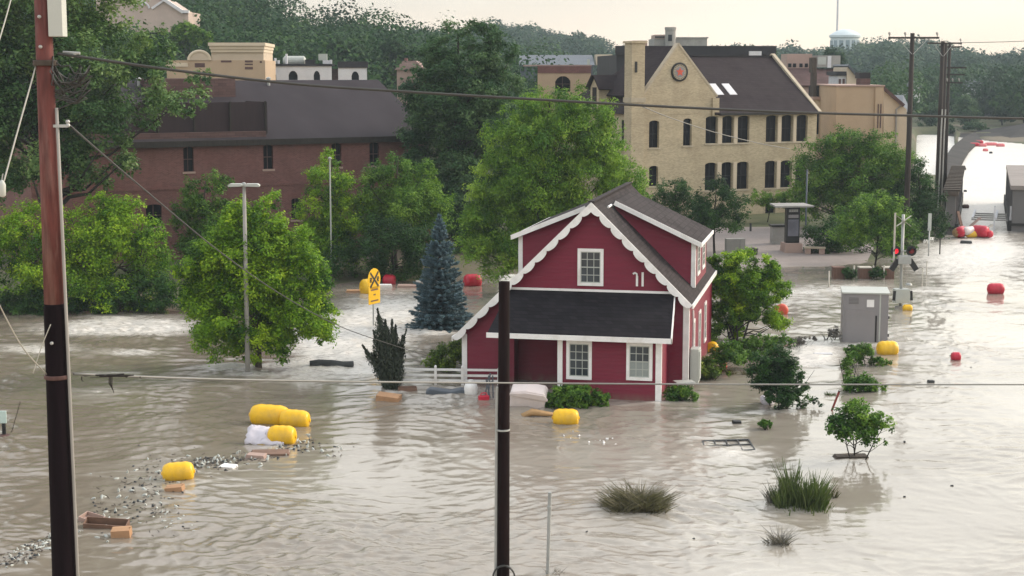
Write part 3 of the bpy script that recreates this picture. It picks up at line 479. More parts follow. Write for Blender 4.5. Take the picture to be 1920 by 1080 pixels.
low_bush('cabinet_weeds', 'green weeds caught before the grey cabinet and yellow drum', 'weeds', 1635, 685, [(1600, 668, 16, 20), (1622, 660, 22, 14), (1650, 679, 22, 8)], 5500, .11, 'mid', 48)
low_bush('trailing_weeds', 'loose grey-green weeds just right of the red house side wall', 'weeds', 1330, 712, [(1318, 695, 16, 14), (1345, 700, 22, 10)], 2600, .10, 'olive', 51, sub=11)
low_bush('trailing_weeds', 'thin weeds between leafy shrub and dark flooded shrub', 'weeds', 1415, 690, [(1400, 672, 22, 12), (1430, 668, 22, 10)], 2600, .10, 'mid', 52, sub=11)
low_bush('trailing_weeds', 'sparse weeds strung along the white water left of the cabinet brush', 'weeds', 1500, 652, [(1490, 640, 22, 7), (1516, 636, 16, 5)], 1200, .09, 'twig', 53, sub=10)
low_bush('trailing_weeds', 'thin upright weeds standing left of the weeds before the cabinet', 'weeds', 1588, 715, [(1590, 690, 9, 24), (1598, 668, 10, 14)], 1300, .10, 'mid', 54, sub=10)
low_bush('drowned_tuft', 'tiny green tuft left of the flooded sapling', 'weeds', 1440, 805, [(1436, 796, 13, 9)], 900, .09, 'mid', 49)
low_bush('cabinet_brush', 'grey-green twiggy brush at the left foot of the grey cabinet', 'brush', 1565, 640, [(1565, 625, 12, 14), (1545, 655, 22, 7)], 1800, .10, 'twig', 50)

def blade_tuft(name, label, cat, px, py, wpx, hpx, n, mat, seed, blen=1.0, lean=(0, 0), width=.02, curl=.35):
    b = G(px, py); rng = np.random.default_rng(seed); k = ppm(b.y); w_ = wpx / k; h_ = hpx / k
    nt_ = max(3, int(n / 90)); tx = rng.uniform(-.42, .42, nt_); ty = rng.uniform(-.3, .3, nt_); th = .45 + .65 * rng.random(nt_); kk = rng.integers(0, nt_, n); loose = rng.random(n) < .35
    x = (tx[kk] + rng.normal(0, .06, n) * np.where(loose, 3.2, 1)) * w_; y = (ty[kk] + rng.normal(0, .06, n) * np.where(loose, 3.2, 1)) * w_; hh = h_ * np.where(loose, .45, 1) * th[kk] * (.45 + .55 * rng.random(n)) * np.clip(1.1 - (x / w_) ** 2 * 1.9, .35, 1); az = rng.random(n) * 6.283
    d = np.stack([np.cos(az) * curl + lean[0] + x / w_ * .35, np.sin(az) * curl + lean[1] + y / w_ * .3, np.ones(n)], -1); side = unit(np.cross(d, rng.normal(size=(n, 3))))
    P0 = np.stack([x, y, np.full(n, -.1)], -1); P1 = P0 + d * (hh * .55)[:, None]; P2 = P1 + (d * np.array([1.5, 1.5, .85])) * (hh * .5)[:, None]; wd = (width * (.6 + .8 * rng.random(n)))[:, None]
    V = np.stack([P0 - side * wd, P0 + side * wd, P1 + side * wd * .8, P1 - side * wd * .8, P2 + side * wd * .15, P2 - side * wd * .15], 1).reshape(-1, 3); o = np.arange(n)[:, None] * 6
    Q = np.concatenate([o + [0, 1, 2, 3], o + [3, 2, 4, 5]], 0); tone = np.clip(.5 + rng.normal(0, .16, nt_)[kk] + rng.normal(0, .18, n), 0, 1)
    ob = np_mesh(name, V, Q, L[mat], attrs=[('tone', 'FACE', np.concatenate([tone, tone]))]); ob.location = (b.x, b.y, 0); tag(ob, label, cat); return ob
blade_tuft('grass_clump', 'upright green grass clump standing in open water', 'grass clump', 1500, 948, 96, 84, 1700, 'grass', 60, curl=.22)
blade_tuft('dead_grass_clump', 'brown matted grass clump in the water right of the dark pole', 'grass clump', 1190, 954, 104, 50, 4600, 'straw', 61, curl=.95, width=.013)
blade_tuft('twig_clump', 'pale grey twiggy weeds low in the foreground water', 'twigs', 1455, 1022, 56, 40, 420, 'twig', 62, curl=.8, width=.012)
blade_tuft('dry_weeds', 'grey-brown dry weeds at the left edge of the upright green grass', 'weeds', 1466, 940, 60, 66, 420, 'twig', 66, curl=.3, width=.014)
for i, (px, py, w_, h_, n_, mt_, lab) in enumerate(((1322, 712, 44, 22, 420, 'grass', 'ragged grass at the foot of the red house side wall'), (1378, 700, 50, 20, 420, 'straw', 'straw-coloured weeds just left of the dark flooded shrub'), (1440, 664, 60, 18, 420, 'straw', 'drowned straw weeds below the leafy multi-stemmed shrub'), (1505, 658, 50, 14, 300, 'twig', 'grey twigs in the white water between leafy shrub and cabinet'), (1560, 742, 44, 18, 300, 'grass', 'drowned grass just above the tilted red post'), (1395, 668, 50, 20, 360, 'grass', 'green grass under the leafy shrub stems'))):
    blade_tuft('weed_tuft', lab, 'weeds', px, py, w_, h_, n_, mt_, 300 + i, curl=.7, width=.014)
blade_tuft('reed_strand', 'thin reed strand beside the upright grass clump', 'reeds', 1556, 932, 22, 50, 60, 'straw', 63)
blade_tuft('post_weeds', 'grey weeds round the thin foreground post', 'weeds', 1033, 1078, 34, 28, 160, 'twig', 64, curl=.7, width=.012)
blade_tuft('drift_weeds', 'small straw weeds drifting at the lower edge of the water', 'weeds', 1412, 1062, 46, 16, 90, 'twig', 65, curl=1.0, width=.012)

# ------------------------------------------------------------------ far woods
def wood(name, label_kind, fn, cnt, xr, yr, quads, q, mat, seed, hmin=10, hmax=16, near=0):
    rng = np.random.default_rng(seed); Cs, Ns, To, Ss = [], [], [], []
    for _ in range(cnt):
        px = rng.uniform(*xr); y = yr[0] + (yr[1] - yr[0]) * rng.random() ** .8; x = (px - 960) / F * y
        if not fn(px, y): continue
        z0 = gz(x, y); h = rng.uniform(hmin, hmax); r = h * rng.uniform(.34, .50); nl_ = 8
        lob = unit(rng.normal(size=(nl_, 3))) * np.array([r * .7, r * .7, h * .26]) + np.array([x, y, z0 + h * .62]); lr = r * rng.uniform(.42, .72, nl_)
        k = rng.integers(0, nl_, quads); d = unit(rng.normal(size=(quads, 3)) + np.array([0, -.35, .35])); Cs.append(lob[k] + d * (lr[k] * (.75 + .4 * rng.random(quads)))[:, None])
        Ns.append(unit(d + rng.normal(size=(quads, 3)) * .5 + np.array([0, 0, .35]))); bt = rng.normal(0, .27); To.append(np.clip(.45 + bt + rng.normal(0, .14, quads) + (rng.normal(0, .1, nl_))[k], 0, 1)); Ss.append(q * (.6 + .8 * rng.random(quads)))
    C = np.concatenate(Cs); o = leaf_mesh(name, C, np.concatenate(Ns), np.concatenate(Ss), np.concatenate(To), L[mat], None, rng, .75); tag(o, kind='stuff'); tag(o, label_kind, 'woodland'); return o
wood('hillside_wood', 'dark green wooded hillside behind the tan and white buildings', lambda px, y: hill1(px) > .0 or y < 300, 430, (-150, 1060), (215, 385), 900, .62, 'far', 70, 8, 18)
wood('distant_wood', 'hazy blue-green wooded hills along the skyline', lambda px, y: True, 1000, (480, 2080), (520, 830), 380, 1.3, 'farb', 71)
wood('riverbank_wood', 'hazy trees along the far bank behind the tall power poles', lambda px, y: y > np.interp(px, *BANK) + 14 and not (1705 < px < 1796 and y < 352) and not (px > 1835 and y < 345), 190, (1650, 2060), (300, 520), 560, .8, 'far', 72, 6, 13)
# ------------------------------------------------------------------ the red house
def scallop(mb, a, b, y0, y1, wdt, amp, n, flip=1):
    """a sawn bargeboard from a to b (x,z), its top edge straight and its lower edge in n lobes"""
    a = Vector((a[0], 0, a[1])); b = Vector((b[0], 0, b[1])); d = (b - a).normalized(); nn = Vector((d.z, 0, -d.x)) * flip; Ls = (b - a).length; m = n * 10
    top = []; bot = []
    for i in range(m + 1):
        s = Ls * i / m; ph = (i / 10) % 1.0; k = math.sin(math.pi * ph) ** .55 if 0 < ph < 1 else 0
        top.append(a + d * s); bot.append(a + d * s + nn * (wdt + amp * k))
    vs = []
    for t_, b_ in zip(top, bot): vs += [(t_.x, y0, t_.z), (b_.x, y0, b_.z), (t_.x, y1, t_.z), (b_.x, y1, b_.z)]
    fs = []
    for i in range(m):
        p = i * 4; q = p + 4; fs += [(p, p + 1, q + 1, q), (p + 2, q + 2, q + 3, p + 3), (p + 1, p + 3, q + 3, q + 1), (p, q, q + 2, p + 2)]
    fs += [(0, 2, 3, 1), (m * 4, m * 4 + 1, m * 4 + 3, m * 4 + 2)]
    mb.add(vs, fs)
def window(parent, x0, x1, z0, z1, Mx, cols=3, rows=4, blind=False, case=.13, name='window'):
    """a sash window standing on the wall plane y=0 of frame Mx, its face towards -y"""
    f = MB()
    f.box(x0, x1, -.05, -.003, z1 - case, z1, Mx).box(x0, x1, -.06, -.003, z0, z0 + case, Mx).box(x0, x0 + case, -.05, -.003, z0 + case, z1 - case, Mx).box(x1 - case, x1, -.05, -.003, z0 + case, z1 - case, Mx)
    fr = part(name, f, M['white'], parent)
    a, b, c, d = x0 + case, x1 - case, z0 + case, z1 - case
    part('pane', MB().box(a, b, -.016, -.004, c, d, Mx), M['glass'], fr)
    s = MB(); s.box(a, a + .035, -.034, -.017, c, d, Mx).box(b - .035, b, -.034, -.017, c, d, Mx).box(a + .035, b - .035, -.034, -.017, c, c + .04, Mx).box(a + .035, b - .035, -.034, -.017, d - .04, d, Mx).box(a + .035, b - .035, -.038, -.017, (c + d) / 2 - .022, (c + d) / 2 + .022, Mx)
    for i in range(1, cols): u = a + (b - a) * i / cols; s.box(u - .014, u + .014, -.030, -.017, c + .04, (c + d) / 2 - .022, Mx); s.box(u - .014, u + .014, -.030, -.017, (c + d) / 2 + .022, d - .04, Mx)
    for j in range(1, rows):
        if j * 2 == rows: continue
        v = c + (d - c) * j / rows; s.box(a + .035, b - .035, -.027, -.017, v - .014, v + .014, Mx)
    part('sash', s, M['greyl'], fr)
    if blind: part('blind', MB().box(a + .04, b - .04, -.0215, -.0168, c + .04, (c + d) / 2 - .024, Mx), M['blind'], fr)
    return fr
hb = G(1238, 755); TH = R_(12)
house = thing('red_house', 'red clapboard house with scalloped white bargeboards standing in the flood', 'house', (hb.x, hb.y, 0), -TH)
Y0, Y1 = 2.6, 14.1; AX, AZ = -3.3, 8.02; XR, XL = .85, -9.0
zr = lambda x: AZ - .20 - abs(x - AX) * .985     # underside of the roof
wl = MB(); wl.prism([(XL, -1.2), (-6.7, -1.2), (-6.7, 2.45), (-4.24, 2.45), (-4.24, -1.2), (XR, -1.2), (XR, zr(XR)), (AX, zr(AX)), (XL, zr(XL))], Y0, Y1); wl.box(-6.698, -4.242, 3.5, 3.7, -1.2, 2.448); wl.box(-4.25, 0, 0, Y0 - .002, -1.2, 2.58); part('wall', wl, M['red'], house)  # notch and back wall under the porch are added to deepen the shade
rf = MB(); rt = lambda x: AZ - abs(x - AX) * .985
XE, XW = 1.02, -9.36; ya, yb = 2.28, 14.2
rf.slab([(AX, ya, rt(AX)), (XE, ya, rt(XE)), (XE, yb, rt(XE)), (AX, yb, rt(AX))], .13); rf.slab([(XW, ya, rt(XW)), (AX, ya, rt(AX) + .002), (AX, yb, rt(AX) + .002), (XW, yb, rt(XW))], .13)
roof = part('roof', rf, M['shing'], house)
part('ridge_cap', MB().bar((AX, ya, rt(AX) + .03), (AX, yb, rt(AX) + .03), .26, .05), M['shing'], roof); part('vent_pipe', MB().tube([(AX + .42, 4.3, rt(AX + .42) + .05), (AX + .42, 5.25, rt(AX + .42) + .07)], .055, 8), M['white'], roof)
bb = MB(); scallop(bb, (AX, rt(AX) + .01), (XE + .02, rt(XE + .02)), ya - .07, ya - .005, .16, .135, 9); part('bargeboard', bb, M['white'], house)
bb = MB(); scallop(bb, (AX, rt(AX) + .01), (XW - .02, rt(XW - .02)), ya - .072, ya - .007, .16, .135, 12, -1); part('bargeboard', bb, M['white'], house)
ev = MB().box(XE, XE + .06, ya, yb, rt(XE) - .17, rt(XE) + .015); part('eave_gutter', ev, M['white'], house); part('eave_gutter', MB().box(XW - .06, XW, ya, yb, rt(XW) - .17, rt(XW) + .015), M['white'], house)
def cb(x0, x1, z1, y): part('corner_board', MB().box(x0, x1, y - .035, y - .003, -1.2, z1), M['white'], house)
cb(XR - .22, XR + .03, zr(XR) - .02, Y0); part('corner_board', MB().box(XR + .003, XR + .032, Y0, Y0 + .2, -1.2, zr(XR) - .02), M['white'], house); cb(XL - .03, XL + .2, zr(XL) - .05, Y0)
cb(-.21, .03, 2.5, 0); part('corner_board', MB().box(.003, .032, 0, .16, -1.2, 2.5), M['white'], house)
part('porch_post', MB().box(-4.30, -4.09, -.06, .0 - .003, -1.2, 2.5), M['white'], house)
# porch roof, its fascia and its carved end board
pr = MB(); zt, zb, yf = 4.18, 2.74, -.42
pr.slab([(-7.2, yf, zb), (.42, yf, zb), (.22, Y0 - .01, zt), (-6.9, Y0 - .01, zt)], .1); proof = part('porch_roof', pr, M['shingd'], house)
part('fascia', MB().box(-7.24, .46, yf - .05, yf - .003, zb - .2, zb + .01), M['white'], proof); part('soffit', MB().box(-7.18, .40, yf, -.005, zb - .2, zb - .17), M['white'], proof); part('flashing', MB().box(-6.9, .22, Y0 - .06, Y0 - .012, zt - .01, zt + .09), M['white'], proof)
eb = MB(); dy = Y0 - yf
for i in range(24):
    u0, u1 = i / 24, (i + 1) / 24; f = lambda u: .22 + .16 * abs(math.sin(u * 3.2 * math.pi)) ** .6
    P = lambda u, o: (.44 - .2 * u, yf + dy * u, zb + (zt - zb) * u + .02 - o); a, b, c, d = P(u0, 0), P(u1, 0), P(u1, f(u1)), P(u0, f(u0)); e = lambda p: (p[0] + .05, p[1], p[2])
    eb.add([a, b, c, d, e(a), e(b), e(c), e(d)], [(0, 1, 2, 3), (7, 6, 5, 4), (0, 4, 5, 1), (3, 2, 6, 7)])
part('end_board', eb, M['white'], proof)
# dormers
def dormer(xw, zlo, zhi, xr, zr2, y0, y1, sgn):
    d = MB(); pl = [(xw, zlo), (xw, zhi), (xr, zr2), (xr, zr2 - .8)]; d.prism(pl if sgn < 0 else pl[::-1], y0, y1); dm = part('dormer', d, M['red'], house)
    sl_ = (zr2 - zhi) / abs(xr - xw); xo = xw + sgn * .26; f = lambda x: zr2 + .12 - abs(x - xr) * sl_
    q = [(xr, y0 - .28, f(xr)), (xo, y0 - .28, f(xo)), (xo, y1 + .25, f(xo)), (xr, y1 + .25, f(xr))]
    if sgn < 0: q = [q[1], q[0], q[3], q[2]]
    part('roof', MB().slab(q, .10), M['shing'], dm)
    t = MB(); t.bar((xr, y0 - .31, f(xr) - .07), (xo + sgn * .03, y0 - .31, f(xo) - .07), .05, .2); t.bar((xo + sgn * .03, y0 - .30, f(xo) - .09), (xo + sgn * .03, y1 + .26, f(xo) - .09), .05, .16)
    t.box(min(xw, xw - sgn * .16), max(xw, xw - sgn * .16), y0 - .03, y0 - .003, zlo, zhi - .02); t.box(min(xw + sgn * .003, xw + sgn * .03), max(xw + sgn * .003, xw + sgn * .03), y0 - .03, y0 + .2, zlo, zhi - .02); part('trim', t, M['white'], dm)
    if sgn > 0:
        Mx = Matrix.Translation((xw, 0, 0)) @ Matrix.Rotation(R_(90), 4, 'Z')
        for yy in (y0 + .9, y0 + 3.3): window(dm, yy, yy + 1.2, zlo + .4, zhi - .2, Mx)
dormer(.80, 4.05, 6.05, -2.75, 7.72, 5.6, 11.2, 1); dormer(-6.75, 4.35, 6.38, -3.75, 7.62, 3.9, 12.6, -1)
I4 = Matrix.Identity(4)
window(house, -3.92, -2.80, 4.42, 6.02, Matrix.Translation((0, Y0, 0))); window(house, -3.93, -2.86, .84, 2.47, I4); window(house, -1.42, -.34, .90, 2.47, I4, blind=True)
Mx = Matrix.Translation((XR, 0, 0)) @ Matrix.Rotation(R_(90), 4, 'Z')
for yy in (4.3, 7.1, 9.9): window(house, yy, yy + .95, .85, 2.75, Mx)
nb_ = MB(); nb_.box(-1.40, -1.31, Y0 - .05, Y0 - .003, 4.46, 4.9); nb_.tube([(-1.355, Y0 - .027, 4.88), (-1.37, Y0 - .027, 4.99), (-1.45, Y0 - .027, 5.03), (-1.53, Y0 - .027, 4.98)], .042, 6); nb_.box(-1.16, -1.07, Y0 - .05, Y0 - .003, 4.46, 5.06); part('house_number', nb_, M['white'], house)
mt = MB(); mt.box(XR + .05, XR + .42, 3.0, 3.75, .25, 1.75); mt.box(XR + .42, XR + .47, 3.08, 3.66, .4, 1.65); met = part('meter_cabinet', mt, M['greyl'], house, bevel=.02); part('conduit', MB().tube([(XR + .1, 3.9, -.5), (XR + .1, 3.9, 2.4), (XR + .06, 3.95, 3.3)], .045, 8), M['white'], met)
part('porch_light_box', MB().box(-6.75, -6.5, .05, .2, 1.05, 1.1).box(-6.75, -6.5, .05, .2, 1.5, 1.55).box(-6.75, -6.7, .05, .2, 1.1, 1.5).box(-6.55, -6.5, .05, .2, 1.1, 1.5), M['white'], house)
tbl = thing('floating_lid', 'pale grey flat lid resting on the corner bush by the meter', 'lid', tuple(W(1283, 716, 66.5)), .2)
part('lid_panel', MB().box(-.42, .42, -.3, .3, -.04, .03), M['greyl'], tbl, bevel=.02); part('rim', MB().box(-.38, .38, -.26, .26, -.1, -.042), M['galv'], tbl)

# ------------------------------------------------------------------ town buildings
class B_:
    def __init__(s, name, label, cat, px, d, deg, group=None):
        p = W(px, 540, d); s.o = Vector((p.x, d, 0)); s.a = R_(deg); s.root = thing(name, label, cat, s.o, s.a, group); s.R = Vector((math.cos(s.a), math.sin(s.a), 0)); s.D = Vector((-math.sin(s.a), math.cos(s.a), 0))
    def u(s, px, py, y=0.0):                 # column/row -> (x, z) on the plane y of this building
        r = ray(px, py); Q = s.o + s.D * y; c = Vector((0, 0, CH)); t = (Q - c).dot(s.D) / r.dot(s.D); P = c + r * t
        return (P - s.o).dot(s.R), P.z
    def block(s, name, px0, px1, pt, pb, y0, y1, mat, parent=None, zb=None, bevel=0):
        x0 = s.u(px0, pt, y0)[0]; x1 = s.u(px1, pt, y0)[0]; z1 = s.u((px0 + px1) / 2, pt, y0)[1]; z0 = zb if zb is not None else s.u((px0 + px1) / 2, pb, y0)[1]
        return part(name, MB().box(x0, x1, y0, y1, z0, z1), M[mat], parent or s.root, bevel=bevel)
def win_b(root, h, y, depth=.2, frame=None, glass='glassb', sill=None, bars=True):
    a, b, c, d = h[:4]; pn = part('window', MB().box(a, b, y + depth, y + depth + .04, c, d), M[glass], root)
    if bars and frame: part('sash', MB().box(a + .002, b - .002, y + depth - .04, y + depth - .003, (c + d) / 2 - .03, (c + d) / 2 + .03).box((a + b) / 2 - .025, (a + b) / 2 + .025, y + depth - .035, y + depth - .003, c, (c + d) / 2 - .03).box((a + b) / 2 - .025, (a + b) / 2 + .025, y + depth - .035, y + depth - .003, (c + d) / 2 + .03, d), M[frame], pn)
    if sill: part('sill', MB().box(a - .1, b + .1, y - .07, y + depth * .5, c - .14, c - .002), M[sill], pn)

# cream brick hall
h = B_('gabled_hall', 'cream brick hall with pointed gable, round emblem and tall chimney', 'building', 1188, 134, 26); r = h.root
xw0, xw1 = 0.0, h.u(1531, 240)[0]; ze = h.u(1345, 213)[1]
wins = [(1217, 1236, 226, 277), (1281, 1297, 222, 273), (1323, 1345, 219, 270), (1354, 1375, 218, 268), (1383, 1405, 217, 267), (1436, 1457, 217, 265), (1465, 1486, 217, 264), (1493, 1514, 217, 263), (1218, 1235, 311, 349), (1323, 1345, 306, 357), (1354, 1375, 305, 356), (1383, 1405, 303, 356), (1436, 1457, 302, 354), (1465, 1486, 301, 352), (1493, 1514, 300, 352), (1438, 1457, 378, 402)]
cz_u = (h.u(1330, 218)[1], h.u(1330, 269)[1]); cz_l = (h.u(1330, 305)[1], h.u(1330, 357)[1]); holes = []
for i, (a, b, t_, s_) in enumerate(wins):
    z1, z0 = cz_u if i in (2, 3, 4, 5, 6, 7) else cz_l if 9 <= i <= 14 else (h.u((a + b) / 2, t_)[1], h.u((a + b) / 2, s_)[1])
    holes.append((h.u(a, 250)[0], h.u(b, 250)[0], max(z0, .6), z1))
mw = MB(); mw.walls(xw0, xw1, -.5, ze, holes, 0, .3, .16); D1 = 14.0
mw.add([(xw0, 0, -.5), (xw0, D1, -.5), (xw0, D1, ze), (xw0, 0, ze), (xw1, 0, -.5), (xw1, D1, -.5), (xw1, D1, ze), (xw1, 0, ze)], [(1, 0, 3, 2), (4, 5, 6, 7), (5, 1, 2, 6)])
gz0 = h.u(1275, 180)[1]; ga = h.u(1272, 84)[1]; gx0, gx1, gxa = h.u(1206, 180)[0], h.u(1342, 180)[0], h.u(1272, 84)[0]
mw.prism([(gx0, ze + .002), (gx1, ze + .002), (gx1, gz0), (gxa, ga), (gx0, gz0)], -.02, .42)
hz = h.u(1380, 106, 7.0)[1]; mw.prism([(0, 0), (D1, 0), (D1 / 2, hz - ze - .3)], 0, .3, Matrix.Translation((xw1, 0, ze)) @ Matrix.Rotation(R_(90), 4, 'Z'))
part('wall', mw, M['cream'], r)
for hh in holes: win_b(r, hh, 0, .3, 'dkroof', sill='stone')
for i in (2, 3, 5, 6, 9, 10, 12, 13):
    a, b2 = holes[i][1], holes[i + 1][0]; part('mullion_pier', MB().box(a + .04, b2 - .04, -.07, -.003, holes[i][2] - .1, holes[i][3]), M['cremewall'], r)
ym = D1 / 2; rr_ = MB(); hx = 4.8
fz = lambda y: ze + .02 + (hz - ze) * (y + .35) / (ym + .35); rr_.slab([(gx1 - .2, -.35, ze + .02), (xw1 + .05, -.35, ze + .02), (xw1 + .05, ym, hz), (gx1 - .2, ym, hz)], .15); rr_.slab([(.1, .44, fz(.44)), (gx1 - .2, .44, fz(.44)), (gx1 - .2, ym, hz), (hx, ym, hz)], .15); rr_.slab([(xw1 + .05, D1 + .3, ze + .02), (-.3, D1 + .3, ze + .02), (hx, ym, hz), (xw1 + .05, ym, hz)], .15)
rr_.add([(-.3, -.35, ze + .02), (hx, ym, hz), (-.3, D1 + .3, ze + .02)], [(0, 1, 2)])
rr_.slab([(gx0 - .1, .1, gz0), (gxa, .1, ga - .05), (gxa, ym, ga - .05), (gx0 - .1, ym, gz0)][::-1] if False else [(gx0 - .1, .43, gz0), (gxa, .43, ga - .08), (gxa, ym, ga - .08), (gx0 - .1, ym, gz0)], .12); rr_.slab([(gxa, .43, ga - .078), (gx1 + .1, .43, gz0), (gx1 + .1, ym, gz0), (gxa, ym, ga - .078)], .12)
rfh = part('roof', rr_, M['slate'], r); part('ridge_tiles', MB().bar((hx, ym, hz + .05), (xw1, ym, hz + .05), .3, .12), M['dkroof'], rfh)
cp = MB(); cp.bar((gx0 - .15, .2, gz0 - .05), (gxa, .2, ga + .1), .5, .16).bar((gxa, .2, ga + .1), (gx1 + .15, .2, gz0 - .05), .5, .16); part('gable_coping', cp, M['stone'], r); cp = MB(); cp.bar((xw1 + .1, -.3, ze), (xw1 + .1, ym, hz + .2), .35, .2).bar((xw1 + .1, ym, hz + .2), (xw1 + .1, D1 + .2, ze), .35, .2); part('coping', cp, M['stone'], r)
part('gutter', MB().box(gx1 + .2, xw1, -.5, -.37, ze - .14, ze + .05), M['black'], r); part('downpipe', MB().tube([(gx0 - .35, -.1, -.5), (gx0 - .35, -.1, ze)], .07, 8), M['bark'], r)
ch = MB(); cx0, cx1 = h.u(1184, 200, -.3)[0], h.u(1208, 200, -.3)[0]; chz = h.u(1196, 81, -.3)[1]; ch.box(cx0, cx1, -.32, .9, -.5, chz); ch.box(cx0 - .12, cx1 + .12, -.44, 1.02, chz, chz + .18); chy = part('chimney', ch, M['cream'], r); part('slot', MB().box((cx0 + cx1) / 2 - .35, (cx0 + cx1) / 2 - .12, -.36, -.322, chz - 2.4, chz - 1.5), M['black'], chy); part('band', MB().box(cx0 - .08, cx1 + .08, -.40, .98, gz0 - .5, gz0 - .1), M['stone'], chy)
part('pilaster', MB().box(gx1 - .4, gx1 + .25, -.2, -.024, ze - .2, gz0 - .2), M['cream'], r)
# round emblem on the gable
ex, ez = h.u(1273, 135); er = .80; Me = Matrix.Translation((ex, -.03, ez)) @ Matrix.Rotation(R_(90), 4, 'X')
em = part('emblem', MB().lathe([(er * .2, .01), (er, .01), (er, .14), (er * .84, .16), (er * .84, .10), (er * .2, .10)], 36, Me), M['black'], r); part('emblem_ring', MB().lathe([(er * .2, .105), (er * .80, .105), (er * .80, .125), (er * .2, .125)], 36, Me), M['stone'], em)
part('emblem_field', MB().lathe([(er * .1, .128), (er * .56, .128), (er * .56, .145), (er * .1, .145)], 32, Me), M['grey'], em)
st_ = MB(); pl = [((er * (.50 if i % 2 == 0 else .22)) * math.sin(i * math.pi / 5), (er * (.50 if i % 2 == 0 else .22)) * math.cos(i * math.pi / 5)) for i in range(10)]; st_.prism(pl, -.195, -.178, Matrix.Translation((ex, 0, ez))); part('emblem_star', st_, M['orange'], em)
mk = MB()
for i in range(22):
    a = i * 2 * math.pi / 22; mk.box(-.022, .022, -.175, -.158, er * .63, er * .74, Matrix.Translation((ex, 0, ez)) @ Matrix.Rotation(a, 4, 'Y'))
part('emblem_lettering', mk, M['black'], em)
for a, b in ((1336, 1352), (1361, 1377)):
    y_ = 2.6; x0 = h.u(a, 168, y_)[0]; f = lambda yy: ze + .02 + (hz - ze) * (yy + .35) / (ym + .35) + .06; part('skylight', MB().slab([(x0, 1.9, f(1.9)), (x0 + .75, 1.9, f(1.9)), (x0 + .75, 3.3, f(3.3)), (x0, 3.3, f(3.3))], .1), M['whitew'], r)
# left return: dormer and windows on the short side
Ml = Matrix.Rotation(R_(-90), 4, 'Z')
for (y0_, z0_, z1_) in ((1.2, ze - 3.0, ze - .5), (1.2, ze - 6.8, ze - 4.3), (4.6, ze - 3.0, ze - .5), (8, ze - 3, ze - .5)):
    wn = part('window', MB().box(-y0_ - 1.0, -y0_, -.03, -.003, z0_, z1_, Ml), M['glassb'], r); part('casing', MB().box(-y0_ - 1.12, -y0_ - 1.002, -.06, -.003, z0_, z1_, Ml).box(-y0_ + .002, -y0_ + .12, -.06, -.003, z0_, z1_, Ml).box(-y0_ - 1.15, -y0_ + .15, -.1, -.003, z0_ - .14, z0_ - .002, Ml), M['stone'], wn)
dz = ze + .1; dm = MB(); dx = -.1; dm.prism([(-7.6, dz), (-6.1, dz), (-6.1, dz + 2.1), (-6.85, dz + 3.0), (-7.6, dz + 2.1)], dx, dx + 4, Ml); dmo = part('dormer', dm, M['cream'], r); part('window', MB().box(-7.2, -6.5, dx - .04, dx - .003, dz + .2, dz + 2.1, Ml), M['glassb'], dmo)
part('roof', MB().bar((-.25, 7.95, dz + 2.0), (-.25, 6.85, dz + 3.15), .4, .1).slab([(-.3, 7.9, dz + 1.9), (-.3, 6.85, dz + 3.1), (4, 6.85, dz + 3.1), (4, 7.9, dz + 1.9)][::-1], .1).slab([(-.3, 6.85, dz + 3.102), (-.3, 5.8, dz + 1.9), (4, 5.8, dz + 1.9), (4, 6.85, dz + 3.102)][::-1], .1), M['slate'], dmo)

# red brick building on the left
b = B_('brick_building', 'long red brick building with a broad grey roof behind the trees', 'building', 262, 108, 30); r = b.root
x1 = b.u(806, 260)[0]; ze = b.u(500, 262)[1]; wl_ = [(344, 363, 277, 320), (494, 512, 272, 318), (693, 711, 265, 309), (262, 290, 378, 418), (545, 562, 370, 412), (622, 640, 268, 310), (418, 436, 375, 415)]
zu = (b.u(503, 272)[1], b.u(503, 317)[1]); zl = (b.u(553, 372)[1], b.u(553, 412)[1]); holes = [(b.u(a, 300)[0], b.u(c, 300)[0], *((zu[1], zu[0]) if t_ < 330 else (zl[1], zl[0]))) for a, c, t_, s_ in wl_]
holes[3] = (.6, 1.7, zl[1], zl[0]); holes.sort()
xa = -7.0; mw = MB().walls(xa, x1, -.5, ze, holes, 0, .22, .1); mw.add([(xa, 0, -.5), (xa, 16, -.5), (xa, 16, ze), (xa, 0, ze), (x1, 0, -.5), (x1, 16, -.5), (x1, 16, ze), (x1, 0, ze)], [(1, 0, 3, 2), (4, 5, 6, 7), (5, 1, 2, 6)]); part('wall', mw, M['brick'], r)
for hh in holes: win_b(r, hh, 0, .22, 'brownroof', sill='pinkst')
zt2 = b.u(600, 150, 9.5)[1]; rt_ = MB().slab([(xa - .2, -.3, ze + .05), (x1 + .3, -.3, ze + .05), (x1 + .3, 9.5, zt2), (xa - .2, 9.5, zt2)], .2).slab([(xa - .2, 9.5, zt2 - .002), (x1 + .3, 9.5, zt2 - .002), (x1 + .3, 17, zt2 - .3), (xa - .2, 17, zt2 - .3)], .2); rfb = part('roof', rt_, M['flat'], r)
part('eave_board', MB().box(xa - .2, x1 + .3, -.42, -.31, ze - .35, ze + .06), M['barkd'], r); part('belt_course', MB().box(xa, x1, -.06, -.003, (zu[1] + zl[0]) / 2 - .1, (zu[1] + zl[0]) / 2 + .08), M['brick'], r)
sx1 = b.u(501, 215, .6)[0]; sz1 = b.u(480, 191, .6)[1]; scn = part('roof_screen', MB().box(xa, sx1, .6, .7, ze + .2, sz1).box(sx1 - .1, sx1, .7, 4.6, ze + .2, sz1), M['plum'], r)
for q in np.linspace(xa + 1, sx1 - .15, 7): part('screen_post', MB().box(q - .06, q + .06, .5, .597, ze + .1, sz1 + .05), M['barkd'], scn)
